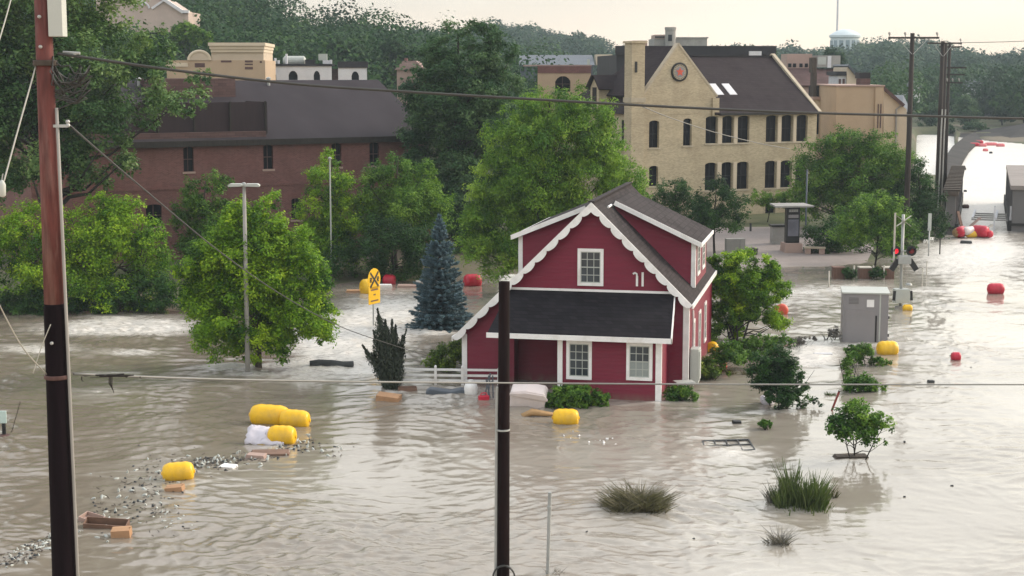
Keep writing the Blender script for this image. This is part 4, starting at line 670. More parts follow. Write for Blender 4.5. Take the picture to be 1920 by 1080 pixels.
part('parapet', MB().box(xa, sx1 - .3, .1, .55, ze + .052, ze + .6), M['brownroof'], r); part('roof_penthouse', MB().box(b.u(280, 170, 7)[0], b.u(438, 170, 7)[0], 6.6, 9.4, ze + 2, b.u(400, 147, 7)[1]), M['brownroof'], r)
for q in (3.0, 8.0, 13.0): part('roof_vent', MB().lathe([(.12, 0), (.12, .5), (.2, .52), (.2, .62), (.05, .7)], 10, Matrix.Translation((q, 8.6, zt2 - .45))), M['galv'], rfb)

# ornate beige building top left
b = B_('peaked_building', 'pale pink stone building with a white-edged peaked gable above the shade tree', 'building', 232, 232, 0); r = b.root
f = lambda px, py: b.u(px, py); part('wall', MB().prism([f(180, 60), f(352, 60), f(353, 22), f(344, 24), f(296, -8), f(262, -22), f(180, -22)], 0, 9), M['beigest'], r)
part('coping', MB().bar((*f(355, 22)[:1], -.2, f(355, 22)[1]), (f(344, 22)[0], -.2, f(344, 22)[1]), .6, .4).bar((f(344, 22.5)[0], -.2, f(344, 23)[1]), (f(296, -9)[0], -.2, f(296, -9)[1]), .6, .45).bar((f(285, 16)[0], -.1, f(285, 16)[1]), (f(310, -1)[0], -.1, f(310, -1)[1]), .3, .3).bar((f(266, 12)[0], -.1, f(266, 12)[1]), (f(266, -22)[0], -.1, f(266, -22)[1]), .3, .35), M['whitew'], r)
arc = [(f(266 + 14 * math.cos(a), 16 - 12 * math.sin(a))[0], -.12, f(266, 16 - 12 * math.sin(a))[1]) for a in np.linspace(0, math.pi, 12)]; part('arch_moulding', MB().tube(arc, .14, 6), M['whitew'], r)
part('quoin', MB().box(f(347, 40)[0], f(354, 40)[0], -.25, -.003, f(0, 62)[1], f(0, 27)[1]), M['beigest'], r)
# tan parapet building
b = B_('parapet_building', 'orange-tan building with pale cornice and small curved parapet', 'building', 396, 165, 4); r = b.root
b.block('wall', 312, 497, 113, 160, 0, 14, 'tan', zb=0); b.block('upper_wall', 396, 494, 98, 113, .1, 12, 'tanl'); part('cornice', MB().box(b.u(391, 90)[0], b.u(498, 90)[0], -.45, 12.4, b.u(440, 86)[1], b.u(440, 80)[1]).box(b.u(393, 90)[0], b.u(496, 90)[0], -.25, 12.2, b.u(440, 92)[1], b.u(440, 86)[1] - .003).box(b.u(395, 90)[0], b.u(494.6, 90)[0], -.1, 12.1, b.u(440, 98)[1] + .003, b.u(440, 92)[1] - .003), M['cremewall'], r)
arc = [b.u(374 + 20 * math.cos(a), 113 - 17 * math.sin(a)) for a in np.linspace(0, math.pi, 14)]; part('curved_parapet', MB().prism(arc, -.1, .5), M['tanl'], r); part('parapet_coping', MB().tube([(x, -.05, z) for x, z in arc], .16, 6), M['cremewall'], r)
b.block('parapet', 310, 352, 118, 125, -.1, .4, 'cremewall')
for a, c, t_, s_ in ((459, 474, 113, 117), (459, 474, 119, 122), (459, 474, 125, 130), (414, 434, 113, 117), (487, 491, 114, 118), (365, 384, 118, 126)): b.block('window', a, c, t_ + .3, s_, -.03, -.003, 'brownroof')
# white arched building
b = B_('arcaded_building', 'low white building with dark arched windows and rooftop vents', 'building', 492, 182, 5); r = b.root
zt_, zb_ = b.u(560, 124)[1], 0
holes = [(b.u(a, 140)[0], b.u(c, 140)[0], b.u(a, 150)[1], b.u(a, 133)[1]) for a, c in ((501, 518), (541, 558), (588, 600))]; part('wall', MB().walls(b.u(492, 140)[0], b.u(622, 140)[0], 0, zt_, holes, 0, .3, .5), M['whitew'], r)
for hh in holes: win_b(r, hh, 0, .3, bars=False)
h2 = [(b.u(659, 140)[0], b.u(673, 140)[0], b.u(660, 150)[1], b.u(660, 134)[1])]; part('wall', MB().walls(b.u(634, 140)[0], b.u(688, 140)[0], 0, b.u(660, 127)[1], h2, 0, .3, .5), M['whitew'], r); win_b(r, h2[0], 0, .3, bars=False)
part('roof', MB().box(b.u(491, 122)[0], b.u(623, 122)[0], -.15, 12, zt_, zt_ + .25).box(b.u(633, 122)[0], b.u(690, 122)[0], -.15, 12, b.u(660, 127)[1], b.u(660, 127)[1] + .7), M['dkroof'], r); b.block('side_wall', 622.4, 633.5, 129, 150, 1.5, 11, 'brownroof')
for a, c, t_, s_, m_ in ((597, 613, 101, 113, 'greyl'), (572, 590, 112, 122, 'dkroof'), (605, 620, 113, 123, 'whitew'), (684, 688, 121, 128, 'whitew'), (618, 622, 112, 123, 'whitew'), (637, 641, 121, 128, 'whitew')): b.block('roof_unit', a, c, t_, s_, 2, 3.6, m_)
part('roof_tank', MB().lathe([(.3, -1.3), (.55, -1.1), (.55, 1.1), (.3, 1.3)], 14, Matrix.Translation((b.u(552, 114, 4)[0], 4, b.u(552, 114, 4)[1])) @ Matrix.Rotation(R_(90), 4, 'Y')), M['greyl'], r)
for q, t_ in ((500, 104), (505, 103), (516, 109), (537, 101), (522, 113)): x_, z_ = b.u(q, t_, 3); part('vent_pipe', MB().tube([(x_, 3, zt_), (x_, 3, z_)], .14, 7), M['whitew'], r)
# pink house behind the tall dark tree
b = B_('pink_house', 'pinkish house with a hipped roof half hidden by the tall dark tree', 'house', 738, 215, 0); r = b.root; b.block('wall', 744, 792, 131, 150, 0, 8, 'pinkst', zb=0)
f = lambda px, py, y=0: (b.u(px, py, y)[0], y, b.u(px, py, y)[1]); part('roof', MB().prism([b.u(740, 131), b.u(797, 131), b.u(780, 114), b.u(756, 114)], -.3, 8.4), M['pinkroof'], r); b.block('chimney', 758, 764, 109, 118, 2, 3, 'brick')
# blue grey metal building
b = B_('metal_building', 'blue-grey metal building on the hillside left of the gabled hall', 'building', 976, 262, 0); r = b.root; b.block('wall', 976, 1112, 122, 150, 0, 14, 'bluegrey', zb=0); part('roof', MB().slab([(b.u(974, 0)[0], -.3, b.u(1040, 122)[1]), (b.u(1116, 0)[0], -.3, b.u(1040, 122)[1]), (b.u(1116, 0)[0], 9, b.u(1040, 103, 9)[1]), (b.u(974, 0)[0], 9, b.u(1040, 103, 9)[1])], .3), M['bluegrey'], r)
for a in (977, 988, 1002): b.block('window', a, a + 6, 125, 134, -.05, -.003, 'glassb')
b.block('white_annex', 1118, 1148, 102, 122, 3, 9, 'cremewall'); b.block('roof_vent', 1101, 1106, 111, 122, -.6, -.302, 'greyl')
# low brick range
b = B_('low_brick_range', 'low orange brick range with arched windows beside the linden top', 'building', 1008, 152, 8); r = b.root; zt_ = b.u(1050, 124)[1]
holes = [(b.u(a, 150)[0], b.u(c, 150)[0], b.u(a, 172)[1], b.u(a, 143)[1]) for a, c in ((1041, 1070),)]; part('wall', MB().walls(b.u(1008, 140)[0], b.u(1108, 140)[0], 0, zt_, holes, 0, .3, .5), M['tan'], r); win_b(r, holes[0], 0, .3, 'brownroof'); part('brick_band', MB().box(b.u(1008, 140)[0], b.u(1108, 140)[0], -.06, -.003, b.u(1050, 137)[1], zt_), M['brick'], r); part('roof', MB().box(b.u(1007, 140)[0], b.u(1109, 140)[0], -.1, 9, zt_ + .002, zt_ + .12), M['pinkroof'], r)
# long dark flat roof behind the hall
b = B_('flat_roofed_block', 'long black flat roof with white patches behind the gabled hall', 'building', 1156, 176, 3); r = b.root; b.block('wall', 1156, 1452, 103, 150, 0, 20, 'dkroof', zb=0); part('parapet', MB().box(b.u(1154, 95)[0], b.u(1454, 95)[0], -.3, .4, b.u(1300, 103)[1] + .002, b.u(1300, 86)[1]), M['dkroof'], r)
for a, c, t_, s_ in ((1291, 1322, 104.5, 112), (1328, 1378, 106, 110), (1405, 1428, 96, 111), (1432, 1446, 106, 111), (1186, 1214, 76, 86)): b.block('roof_hatch', a, c, t_, s_, -.6, -.31, 'whitew' if a > 1200 else 'pinkst')
# stone works with a round turret on the skyline
b = B_('turreted_works', 'grey stone works with a round turret on the skyline', 'building', 1226, 310, 0); r = b.root; b.block('wall', 1226, 1326, 72, 110, 0, 12, 'conc', zb=0); b.block('upper_block', 1228, 1248, 65, 72.5, -.3, 8, 'pinkst'); b.block('window', 1228, 1246, 68, 71, -.34, -.303, 'glassb')
x_, z_ = b.u(1257, 51, -1); part('turret', MB().lathe([(1.0, 5), (1.0, z_ - .6), (1.1, z_ - .55), (1.1, z_), (.8, z_)], 18, Matrix.Translation((x_, -1.1, 0))), M['conc'], r); part('parapet', MB().box(b.u(1268, 80)[0], b.u(1328, 80)[0], -.2, 1, b.u(1290, 72)[1] + .002, b.u(1290, 69.5)[1]), M['conc'], r); b.block('window', 1253, 1260, 65, 77, -2.15, -2.1, 'glassb')
# cluster right of the hall
b = B_('slotted_annex', 'cream annex with narrow vertical windows at the right end of the hall', 'building', 1527, 158, 12); r = b.root; zt_ = b.u(1545, 187)[1]
holes = [(b.u(a, 210)[0], b.u(a + 5, 210)[0], b.u(a, 252)[1], b.u(a, 203)[1]) for a in (1532, 1541, 1554)]; part('wall', MB().walls(b.u(1524, 210)[0], b.u(1566, 210)[0], 0, zt_, holes, 0, .2, .2), M['cremewall'], r)
for hh in holes: win_b(r, hh, 0, .2, bars=False)
b.block('roof_unit', 1534, 1566, 161, 183, .6, 3, 'dkroof'); part('coping', MB().box(b.u(1523, 187)[0], b.u(1567, 187)[0], -.2, 8, zt_ + .002, zt_ + .3), M['pinkst'], r); part('chimney', MB().box(b.u(1526, 180)[0], b.u(1533, 180)[0], .3, 1.0, zt_ + .3, b.u(1528, 136)[1]).box(b.u(1524.5, 130)[0], b.u(1533, 130)[0], .25, 1.05, b.u(1528, 136)[1] + .002, b.u(1528, 108)[1]), M['bark'], r); b.block('side_recess', 1566.5, 1569, 190, 262, .5, 8, 'brownroof', zb=0)
b = B_('tan_block', 'plain tan block with a corner pilaster above the broad bright tree', 'building', 1568, 150, 0); r = b.root; b.block('wall', 1569, 1657, 162, 300, 0, 12, 'tan', zb=0); part('coping', MB().box(b.u(1567, 160)[0], b.u(1659, 160)[0], -.15, 12.1, b.u(1600, 162)[1] + .002, b.u(1600, 159.5)[1]), M['pinkst'], r); b.block('pilaster', 1642, 1657, 164, 300, -.25, -.003, 'tan', zb=0)
for a in (1646, 1651): b.block('window_slot', a, a + 2, 195, 240, -.3, -.253, 'brownroof')
b.block('roof_unit', 1612, 1632, 136, 147, 2, 4, 'dkroof'); b.block('roof_unit', 1614, 1632, 147.3, 160, 2, 4, 'brownroof')
b = B_('sloped_house', 'pale house wall under a slanting eave right of the tan block', 'house', 1657, 158, -6); r = b.root; f = b.u; part('wall', MB().prism([f(1656, 320), f(1700, 320), f(1700, 205), f(1689, 196), f(1657, 166)], 0, 8), M['cremewall'], r); part('roof', MB().bar((f(1654, 163)[0], 4, f(1654, 163)[1]), (f(1694, 198)[0], 4, f(1694, 198)[1]), 9, .3), M['brownroof'], r); part('downpipe', MB().tube([(f(1690, 197)[0], -.2, f(1690, 197)[1]), (f(1680, 205)[0], -.15, f(1680, 205)[1]), (f(1679, 300)[0], -.15, .5)], .1, 6), M['conc'], r); part('annex_roof', MB().slab([(f(1692, 205)[0], .3, f(1692, 205)[1]), (f(1712, 215)[0], .3, f(1712, 215)[1]), (f(1712, 190)[0], 7, f(1712, 178, 7)[1]), (f(1692, 190)[0], 7, f(1692, 178, 7)[1])], .2), M['bluegrey'], r); part('annex_wall', MB().box(f(1700.5, 200)[0], f(1711, 200)[0], .5, 7, 0, f(1700, 216)[1]), M['conc'], r)
b = B_('pink_roofed_house', 'brown-roofed house with grey dormer boxes behind the slotted annex', 'house', 1478, 205, 0); r = b.root; b.block('wall', 1478, 1574, 158, 200, 0, 9, 'pinkst', zb=0); part('roof', MB().slab([(f_ := b.u(1474, 160))[0:1] + (-.4, f_[1]), (b.u(1580, 160)[0], -.4, f_[1]), (b.u(1580, 160)[0], 5, b.u(1520, 128, 5)[1]), (f_[0], 5, b.u(1520, 128, 5)[1])], .2), M['brownroof'], r)
b.block('upper_wall', 1476, 1523, 101, 131, 5.2, 10, 'pinkst'); b.block('dormer', 1534, 1576, 104, 126, 4.2, 9, 'conc'); b.block('white_panel', 1552, 1559, 105, 127, 4.1, 4.17, 'whitew'); b.block('green_panel', 1534, 1549, 107, 121, 4.1, 4.17, 'greyl')
for a in (1478, 1487, 1499, 1509): b.block('window', a, a + 6, 119, 126, 5.1, 5.17, 'glassb')
b = B_('white_gabled_house', 'small white gabled house above the tan block', 'house', 1590, 190, 0); r = b.root; f = b.u; part('wall', MB().prism([f(1588, 170), f(1616, 170), f(1614, 150), f(1592, 124), f(1588, 128)], 0, 8), M['cremewall'], r); part('roof', MB().bar((f(1589, 122)[0], 4, f(1589, 122)[1]), (f(1618, 155)[0], 4, f(1618, 155)[1]), 9, .25), M['bluegrey'], r); b.block('low_wing', 1571, 1587.5, 142, 170, .5, 6, 'whitew', zb=0); b.block('wing_roof', 1569, 1589, 134, 141.5, .2, 6.4, 'dkroof'); b.block('window', 1573, 1577, 148, 158, .4, .48, 'brownroof'); b.block('window', 1580, 1584, 148, 158, .4, .48, 'brownroof')
# far right houses and the arched roof
for (px, d, wpx, tp, hp, lab) in ((1838, 405, 20, 152, 34, 'white gabled house among trees beside the arched grey roof'), (1716, 345, 18, 152, 40, 'pale narrow gabled house glimpsed just right of the crossarmed power pole')):
    b = B_('far_house', lab, 'house', px, d, 8); r = b.root; f = b.u; part('wall', MB().prism([f(px - wpx / 2, tp + hp), f(px + wpx / 2, tp + hp), f(px + wpx / 2, tp + 12), f(px, tp), f(px - wpx / 2, tp + 12)], 0, 8), M['whitew'], r); part('roof', MB().bar((f(px - wpx * .62, tp + 13)[0], 4, f(px, tp + 13)[1]), (f(px, tp - 1)[0], 4, f(px, tp - 1)[1]), 9, .4).bar((f(px, tp - 1.2)[0], 4, f(px, tp - 1.2)[1]), (f(px + wpx * .62, tp + 13)[0], 4, f(px, tp + 13)[1]), 9, .4), M['bluegrey'], r)
    for q in (-4, 3): b.block('window', px + q - 1.5, px + q + 1.5, tp + 15, tp + 22, -.08, -.003, 'glassb')
b = B_('arched_hall', 'large dark grey hall with a rounded roof on the far right bank', 'building', 1850, 430, 0); r = b.root; arc = [b.u(1912 + 66 * math.cos(a), 166 - 24 * math.sin(a)) for a in np.linspace(.0, math.pi, 20)]; part('wall', MB().box(b.u(1846, 0)[0], b.u(1978, 0)[0], 0, 20, 0, b.u(0, 166)[1]), M['bluegrey'], r); part('roof', MB().prism(arc, -.5, 20.5), M['bluegrey'], r)
p = W(1887, 190, 400); sp_ = thing('white_mast', 'white pointed mast standing before the arched grey hall', 'mast', (p.x, 400, 1.5)); part('shaft', MB().tube([(0, 0, 0), (0, 0, 4), (0, 0, 9.5)], [.5, .34, .05], 8), M['whitew'], sp_); part('base', MB().lathe([(.9, -1), (.9, .3), (.55, .35)], 10), M['conc'], sp_)
# water tower with a mast beside it
p = W(1584, 80, 760); wt = thing('water_tower', 'pale blue domed water tower with a recessed arcade on the far hill', 'water tower', (p.x, 760, 5)); zt_ = W(1584, 66, 760).z - 5; rr = 7.0
part('tank', MB().lathe([(rr * .6, zt_ - 12), (rr * .93, zt_ - 8.4), (rr * .95, zt_ - 1.2), (rr * 1.05, zt_ - 1.0), (rr * 1.05, zt_), (rr * .8, zt_ + 1.2), (rr * .5, zt_ + 2.2), (rr * .2, zt_ + 2.8)], 32), M['watert'], wt, smooth=False); part('stem', MB().lathe([(3.2, -6), (2.6, zt_ - 14), (rr * .6, zt_ - 12.01)], 20), M['watert'], wt)
for i in range(14): a = i * 2 * math.pi / 14; part('arcade_recess', MB().box(-.9, .9, rr * .90, rr * .975, zt_ - 7.6, zt_ - 2.4, Matrix.Rotation(a, 4, 'Z')), M['towerd'], wt)
p = W(1569, 80, 790); ms = thing('radio_mast', 'tall thin pale radio mast behind the water tower', 'mast', (p.x, 790, 5)); part('shaft', MB().tube([(0, 0, 0), (0, 0, 62)], [.6, .45], 6), M['whitew'], ms); part('footing', MB().lathe([(1.4, -2), (1.4, .5), (.7, .6)], 8), M['conc'], ms)
# ------------------------------------------------------------------ poles and wires
def pole_at(px, py, d): p = W(px, py, d); return p
# near left pole: it leans a little, red-brown above and near-black below
d = 22.5; a = W(80, 0, d); bpt = W(121, 1080, d); dirv = (bpt - a).normalized(); base = a + dirv * ((a.z + .4) / -dirv.z); topp = a - dirv * 1.6
up = thing('utility_pole', 'tall red-brown timber utility pole with a dark lower half, at the left', 'utility pole', tuple(base)); rl = lambda p: Vector(p) - base
def onp(py): z = W(100, py, d).z; return a + dirv * ((a.z - z) / -dirv.z)
jz = onp(577)
part('shaft', MB().tube([rl(jz - dirv * -.0), rl(onp(300)), rl(topp)], [.142, .128, .108], 20), M['polew'], up, smooth=True)
part('dark_base', MB().tube([rl(base), rl(onp(1080)), rl(onp(800)), rl(jz + dirv * .02), rl(jz - dirv * .06)], [.19, .176, .160, .150, .142], 20), M['poled'], up, smooth=True)
ofs = lambda py, dx, dy=-.05: rl(onp(py) + Vector((dx, dy, 0)))
part('conduit', MB().tube([ofs(202, .15), ofs(400, .165), ofs(600, .18), ofs(1000, .205), ofs(1200, .21)], .024, 8), M['conc'], up, smooth=True)
part('cabinet', MB().box(.10, .30, -.14, .1, 0, 1.3, Matrix.Translation(ofs(69, 0, 0))), M['greyl'], up, bevel=.01)
br = MB(); br.bar(ofs(236, .1), ofs(236, .30), .05, .04); br.lathe([(.02, 0), (.035, .02), (.02, .05), (.035, .07), (.02, .1)], 8, Matrix.Translation(ofs(238, .30))); part('bracket', br, M['galv'], up)
for py in (32, 88, 640): part('bolt', MB().lathe([(.025, 0), (.025, .03), (.012, .05)], 8, Matrix.Translation(ofs(py, -.01, -.14)) @ Matrix.Rotation(R_(90), 4, 'X')), M['galv'], up)
part('hanger_band', MB().lathe([(.155, -.04), (.166, -.03), (.166, .03), (.155, .04)], 16, Matrix.Translation(rl(onp(118)))), M['bark'], up); part('hanger_band', MB().lathe([(.17, -.03), (.181, -.02), (.181, .02), (.17, .03)], 16, Matrix.Translation(rl(onp(706)))), M['rust'], up)
rng = np.random.default_rng(80); tw = MB()
for i in range(13):
    s_ = onp(100 + 40 * rng.random()) + Vector((.12, -.02, 0)); e_ = W(150 + 25 * rng.random(), 120 + 70 * rng.random(), d); pts = [s_]
    for k in range(1, 5): q = s_.lerp(e_, k / 5); pts.append(q + Vector((rng.normal() * .07, rng.normal() * .08, -.16 * math.sin(k / 5 * 3.1) * (1 + rng.normal() * .5) - .02)))
    pts.append(e_); e2 = onp(150 + 60 * rng.random()) + Vector((.13, -.03, 0)); pts += [e_.lerp(e2, .4) + Vector((.02, 0, -.12)), e2]
    tw.tube([rl(p) for p in pts], .0085 + .005 * rng.random(), 5, False)
part('wire_tangle', tw, M['cable'], up, smooth=True)
tw = MB(); tw.tube([rl(W(118, 98, d)), rl(W(150, 100, d))], .022, 6).tube([rl(W(134, 106, d)), rl(W(142, 100, d))], .03, 6); part('splice', tw, M['galv'], up)
# middle pole
d2 = 34.0; b2_ = W(943, 1080, d2); t2 = W(945.5, 528, d2); sp2 = thing('utility_pole', 'short dark timber pole with a grey conduit in front of the red house', 'utility pole', (b2_.x, d2, -.4)); q = Vector((b2_.x, d2, -.4)); hb2 = t2.z + .4
part('shaft', MB().tube([(0, 0, 0), (0, 0, 3), (t2.x - b2_.x, 0, hb2)], [.158, .146, .120], 20), M['polec'], sp2, smooth=True); part('conduit', MB().tube([(-.165, -.05, 0), (-.158, -.05, 3), (-.135, -.05, 6.6), (-.12, -.04, 7.2)], .032, 8), M['galv'], sp2)
part('strap', MB().lathe([(.15, -.02), (.157, -.015), (.157, .015), (.15, .02)], 16, Matrix.Translation((0, 0, 6.25))), M['galv'], sp2)
cl = []
for i in range(50): a_ = i / 50 * 2 * math.pi * 3; cl.append((.24 * math.cos(a_) + .02, -.2 + .012 * (i % 7), 2.98 + .27 * math.sin(a_)))
part('cable_loop', MB().tube(cl, .018, 6), M['cable'], sp2, smooth=True)
# lamp post
g = G(466, 702); lp = thing('lamp_post', 'slim grey lamp post with twin flat heads before the round tree', 'street lamp', (g.x, g.y - .2, -.5)); k = ppm(g.y); hh = W(459, 347, g.y).z + .5; tx = W(459, 347, g.y).x - g.x
part('pole', MB().tube([(0, 0, 0), (tx * .5, 0, hh * .5), (tx, 0, hh)], [.115, .10, .075], 12), M['conc'], lp, smooth=True); part('base_plate', MB().lathe([(.26, .2), (.26, .62), (.15, .66)], 14), M['conc'], lp)
for s_ in (-1, 1):
    o_ = part('lamp_head', MB().prism([(0, 0), (.12, .06), (.60, .06), (.70, -.01), (.68, -.08), (.1, -.06)], -.18, .18, Matrix.Translation((tx, 0, hh + .02)) @ Matrix.Rotation(0 if s_ > 0 else math.pi, 4, 'Z')), M['greyl'], lp, bevel=.01)
part('cap', MB().lathe([(.09, hh - .08), (.09, hh + .1), (.03, hh + .14)], 10, Matrix.Translation((tx, 0, 0))), M['galv'], lp)
g = W(622, 540, 104); wp = thing('white_pole', 'thin pale pole before the narrow tree and brick wall', 'pole', (g.x, 104, 0)); part('shaft', MB().tube([(0, 0, 0), (0, 0, W(620, 298, 104).z)], [.06, .045], 8), M['greyl'], wp); part('cap', MB().lathe([(.12, 0), (.12, .08), (.02, .14)], 8, Matrix.Translation((0, 0, W(620, 298, 104).z))), M['galv'], wp)
g = G(1026, 1079); tp_ = W(1031, 923, g.y); fp = thing('marker_post', 'thin leaning grey marker post low in the foreground water', 'post', tuple(g)); part('shaft', MB().tube([(0, 0, -.5), tuple(tp_ - g)], [.045, .05], 8), M['galv'], fp); part('collar', MB().lathe([(.05, 0), (.062, .01), (.062, .08), (.05, .09)], 8, Matrix.Translation(tuple((tp_ - g) * .8))), M['galv'], fp)
# tall power poles
def power_pole(label, px, ptop, d, arms, r0=.2, mat='polef', conduit=False):
    t = W(px, ptop, d); o = thing('power_pole', label, 'power pole', (t.x, d, -.3)); H = t.z + .3; part('shaft', MB().tube([(0, 0, 0), (0, 0, H * .5), (0, 0, H)], [r0, r0 * .85, r0 * .68], 10), M[mat], o, smooth=True)
    for (row, x0, x1, pins) in arms:
        z = W(px, row, d).z + .3; kk = ppm(d); xa_, xb_ = (x0 - px) / kk, (x1 - px) / kk; ar = part('crossarm', MB().box(xa_, xb_, -.32, -.2, z - .07, z + .07), M[mat], o)
        for pn in pins: part('insulator', MB().lathe([(.03, 0), (.03, .12), (.09, .14), (.06, .2), (.10, .24), (.05, .36)], 8, Matrix.Translation(((pn - px) / kk, -.26, z + .07)) @ Matrix.Rotation(R_(-12), 4, 'Y')), M['conc'], ar)
        if xb_ - xa_ > 2.4:
            for s_ in (-1, 1): part('brace', MB().bar((s_ * min(abs(xa_), abs(xb_)) * .6, -.24, z - .08), (s_ * .05, -.24, z - 1.2), .05, .04), M['galv'], ar)
    if conduit: part('conduit', MB().tube([(.05, -.27, 0), (.05, -.27, H * .45), (.1, -.26, H * .62)], .07, 8), M['galv'], o)
    return o
power_pole('nearest tall power pole with one long crossarm, left of the close trio', 1711, 62, 121, [(71, 1665, 1759, (1668, 1697, 1756))], .24)
power_pole('thickest power pole of the close trio with a short crossarm', 1768, 77, 150, [(81, 1738, 1802, (1742, 1800))], .27, conduit=True)
power_pole('middle power pole of the close trio, without a crossarm', 1774, 82, 154, [], .2, conduit=True)
power_pole('right-hand power pole of the close trio with several short crossarms', 1781, 82, 158, [(88, 1760, 1803, (1762, 1801)), (127, 1775, 1812, ()), (140, 1772, 1809, ()), (155, 1771, 1806, (1778, 1788, 1800))], .2)
def wire(name, label, pts, r, mat, sag=None):
    if sag is not None:
        a, b = pts; n = 24; pts = [a.lerp(b, i / n) - Vector((0, 0, sag * 4 * (i / n) * (1 - i / n))) for i in range(n + 1)]
    o = MB().tube(pts, r, 6).build(name, M[mat], smooth=True); tag(o, label, 'cable'); return o
def wpath(L_, n=6):                           # smooth path through (column, row, distance)
    P = [W(*p) for p in L_]; outp = []
    for i in range(len(P) - 1):
        p0, p1, p2, p3 = P[max(i - 1, 0)], P[i], P[i + 1], P[min(i + 2, len(P) - 1)]
        for k in range(n): t = k / n; outp.append(.5 * ((2 * p1) + (p2 - p0) * t + (2 * p0 - 5 * p1 + 4 * p2 - p3) * t * t + (3 * p1 - p0 - 3 * p2 + p3) * t ** 3))
    return outp + [P[-1]]
wire('overhead_cable', 'thick black overhead cable sagging across the whole upper scene', wpath([(108, 100, 22.4), (330, 132, 23), (560, 158, 23.6), (780, 173, 24.2), (1000, 186, 24.8), (1250, 200, 25.4), (1500, 211, 26), (1720, 217, 26.6), (1920, 222, 27.1), (2250, 224, 28)]), .021, 'cable')
wire('overhead_cable', 'pale grey cable running level across the water in front of the house', wpath([(138, 701, 22.6), (400, 711, 25), (700, 716, 29), (935, 718, 33.7), (1300, 720.5, 36), (1600, 721, 38), (1920, 721, 40), (2250, 720, 43)]), .019, 'cableg')
wire('service_wire', 'thin service wire dropping from the left pole towards the red house', wpath([(126, 231, 22.5), (250, 338, 28), (420, 478, 36), (540, 560, 44), (640, 613, 50), (740, 648, 56), (808, 669, 60)]), .014, 'cable')
wire('hall_wire', 'thin wire hanging in front of the gabled hall windows', wpath([(1205, 200, 90), (1260, 222, 95), (1340, 248, 105), (1420, 268, 115), (1480, 279, 125)]), .03, 'cableg')
wire('guy_wire', 'pale guy wire slanting down left from the pole top', wpath([(69, 118, 22.5), (36, 235, 21.5), (6, 345, 20.6)]), .011, 'rope'); wire('guy_wire', 'faint pale guy wire at the upper left corner', wpath([(36, -60, 22), (12, 30, 21), (-12, 110, 20.4)]), .009, 'rope')
wire('guy_wire', 'pale wire curving from the left edge to the pole band', wpath([(-30, 510, 21), (8, 590, 21.6), (45, 655, 22), (88, 702, 22.4)]), .010, 'rope'); wire('guy_wire', 'short pale strand dropping from the top of the dark pole half', wpath([(95, 608, 22.3), (78, 650, 22.25), (62, 700, 22.2)]), .008, 'rope')
wire('power_line', 'fine power line running right from the trio of power poles', wpath([(1800, 80, 156), (1860, 79, 150), (1920, 77, 146), (2000, 72, 140)]), .035, 'rope')
g = W(4, 355, 20.6); ins = thing('guy_insulator', 'white insulator hanging on the guy wire at the left edge', 'insulator', tuple(g)); part('body', MB().lathe([(.02, -.10), (.045, -.08), (.05, .06), (.035, .09), (.015, .12)], 12), M['greyl'], ins, smooth=True); part('hook', MB().tube([(0, 0, .11), (.01, 0, .16), (.02, 0, .2)], .008, 5), M['galv'], ins)
g = W(205, 706, 22.9); dv = MB(); rng = np.random.default_rng(81)
for i in range(9): x_ = rng.normal() * .25; dv.tube([(x_, 0, .01), (x_ + .15 * rng.normal(), .02, .012 + .02 * rng.normal()), (x_ + .3 * rng.normal(), .02, .0 + .02 * rng.normal())], [.012, .010, .004], 5)
for x_, l_ in ((.0, .16), (.04, .25), (.02, .20), (-.4, .08), (.45, .03)): dv.tube([(x_, 0, 0), (x_ - .01, .01, -l_ * .6), (x_ + .02, 0, -l_)], [.008, .009, .004], 5)
o = dv.build('dead_vine', M['barkd']); o.location = g; tag(o, 'dead vine dangling on the level cable beside the left pole', 'vine')

# ------------------------------------------------------------------ fence, signs, signal, cabinet, kiosk
g0, g1 = G(752, 722), G(938, 724); fx = (g1 - g0).length; fn = thing('rail_fence', 'white three-rail fence half drowned left of the porch', 'fence', (g0.x, g0.y, 0), math.atan2(g1.y - g0.y, g1.x - g0.x))
for z_ in (.22, .45, .70): part('rail', MB().box(0, fx, -.02, .02, z_ - .05, z_ + .05), M['white'], fn)
for q in (.0, .35, .62, .985): part('post', MB().box(fx * q - .055, fx * q + .055, -.09, -.022, -.6, .83 if q < .9 else .75).lathe([(.075, .83), (.075, .86), (.02, .91)], 4, Matrix.Translation((fx * q, -.055, 0 if q < .9 else -.08)) @ Matrix.Rotation(R_(45), 4, 'Z')), M['white'], fn)
g = G(702, 612); rs = thing('railroad_sign', 'round yellow railroad warning sign with a black X over a yellow plate', 'road sign', (g.x, g.y, 0), R_(62)); ks = ppm(g.y); zc = W(700, 524, g.y).z; zp = W(700, 553, g.y).z; rad = .60
part('post', MB().tube([(0, .06, -.8), (0, .06, zc + .5)], .04, 8), M['galv'], rs); Mr = Matrix.Translation((0, 0, zc)) @ Matrix.Rotation(R_(90), 4, 'X'); dk = part('disc', MB().lathe([(rad * .3, 0), (rad, 0), (rad, .03), (rad * .3, .03)], 32, Mr), M['signy'], rs)
xm = MB()
for s_ in (-1, 1): xm.prism([(-.06, -.0), (.06, 0), (.06, rad * 1.86), (-.06, rad * 1.86)], -.044 - .003 * s_, -.034, Matrix.Translation((0, 0, zc)) @ Matrix.Rotation(s_ * R_(45), 4, 'Y') @ Matrix.Translation((0, 0, -rad * .93)))
part('cross_mark', xm, M['black'], dk)
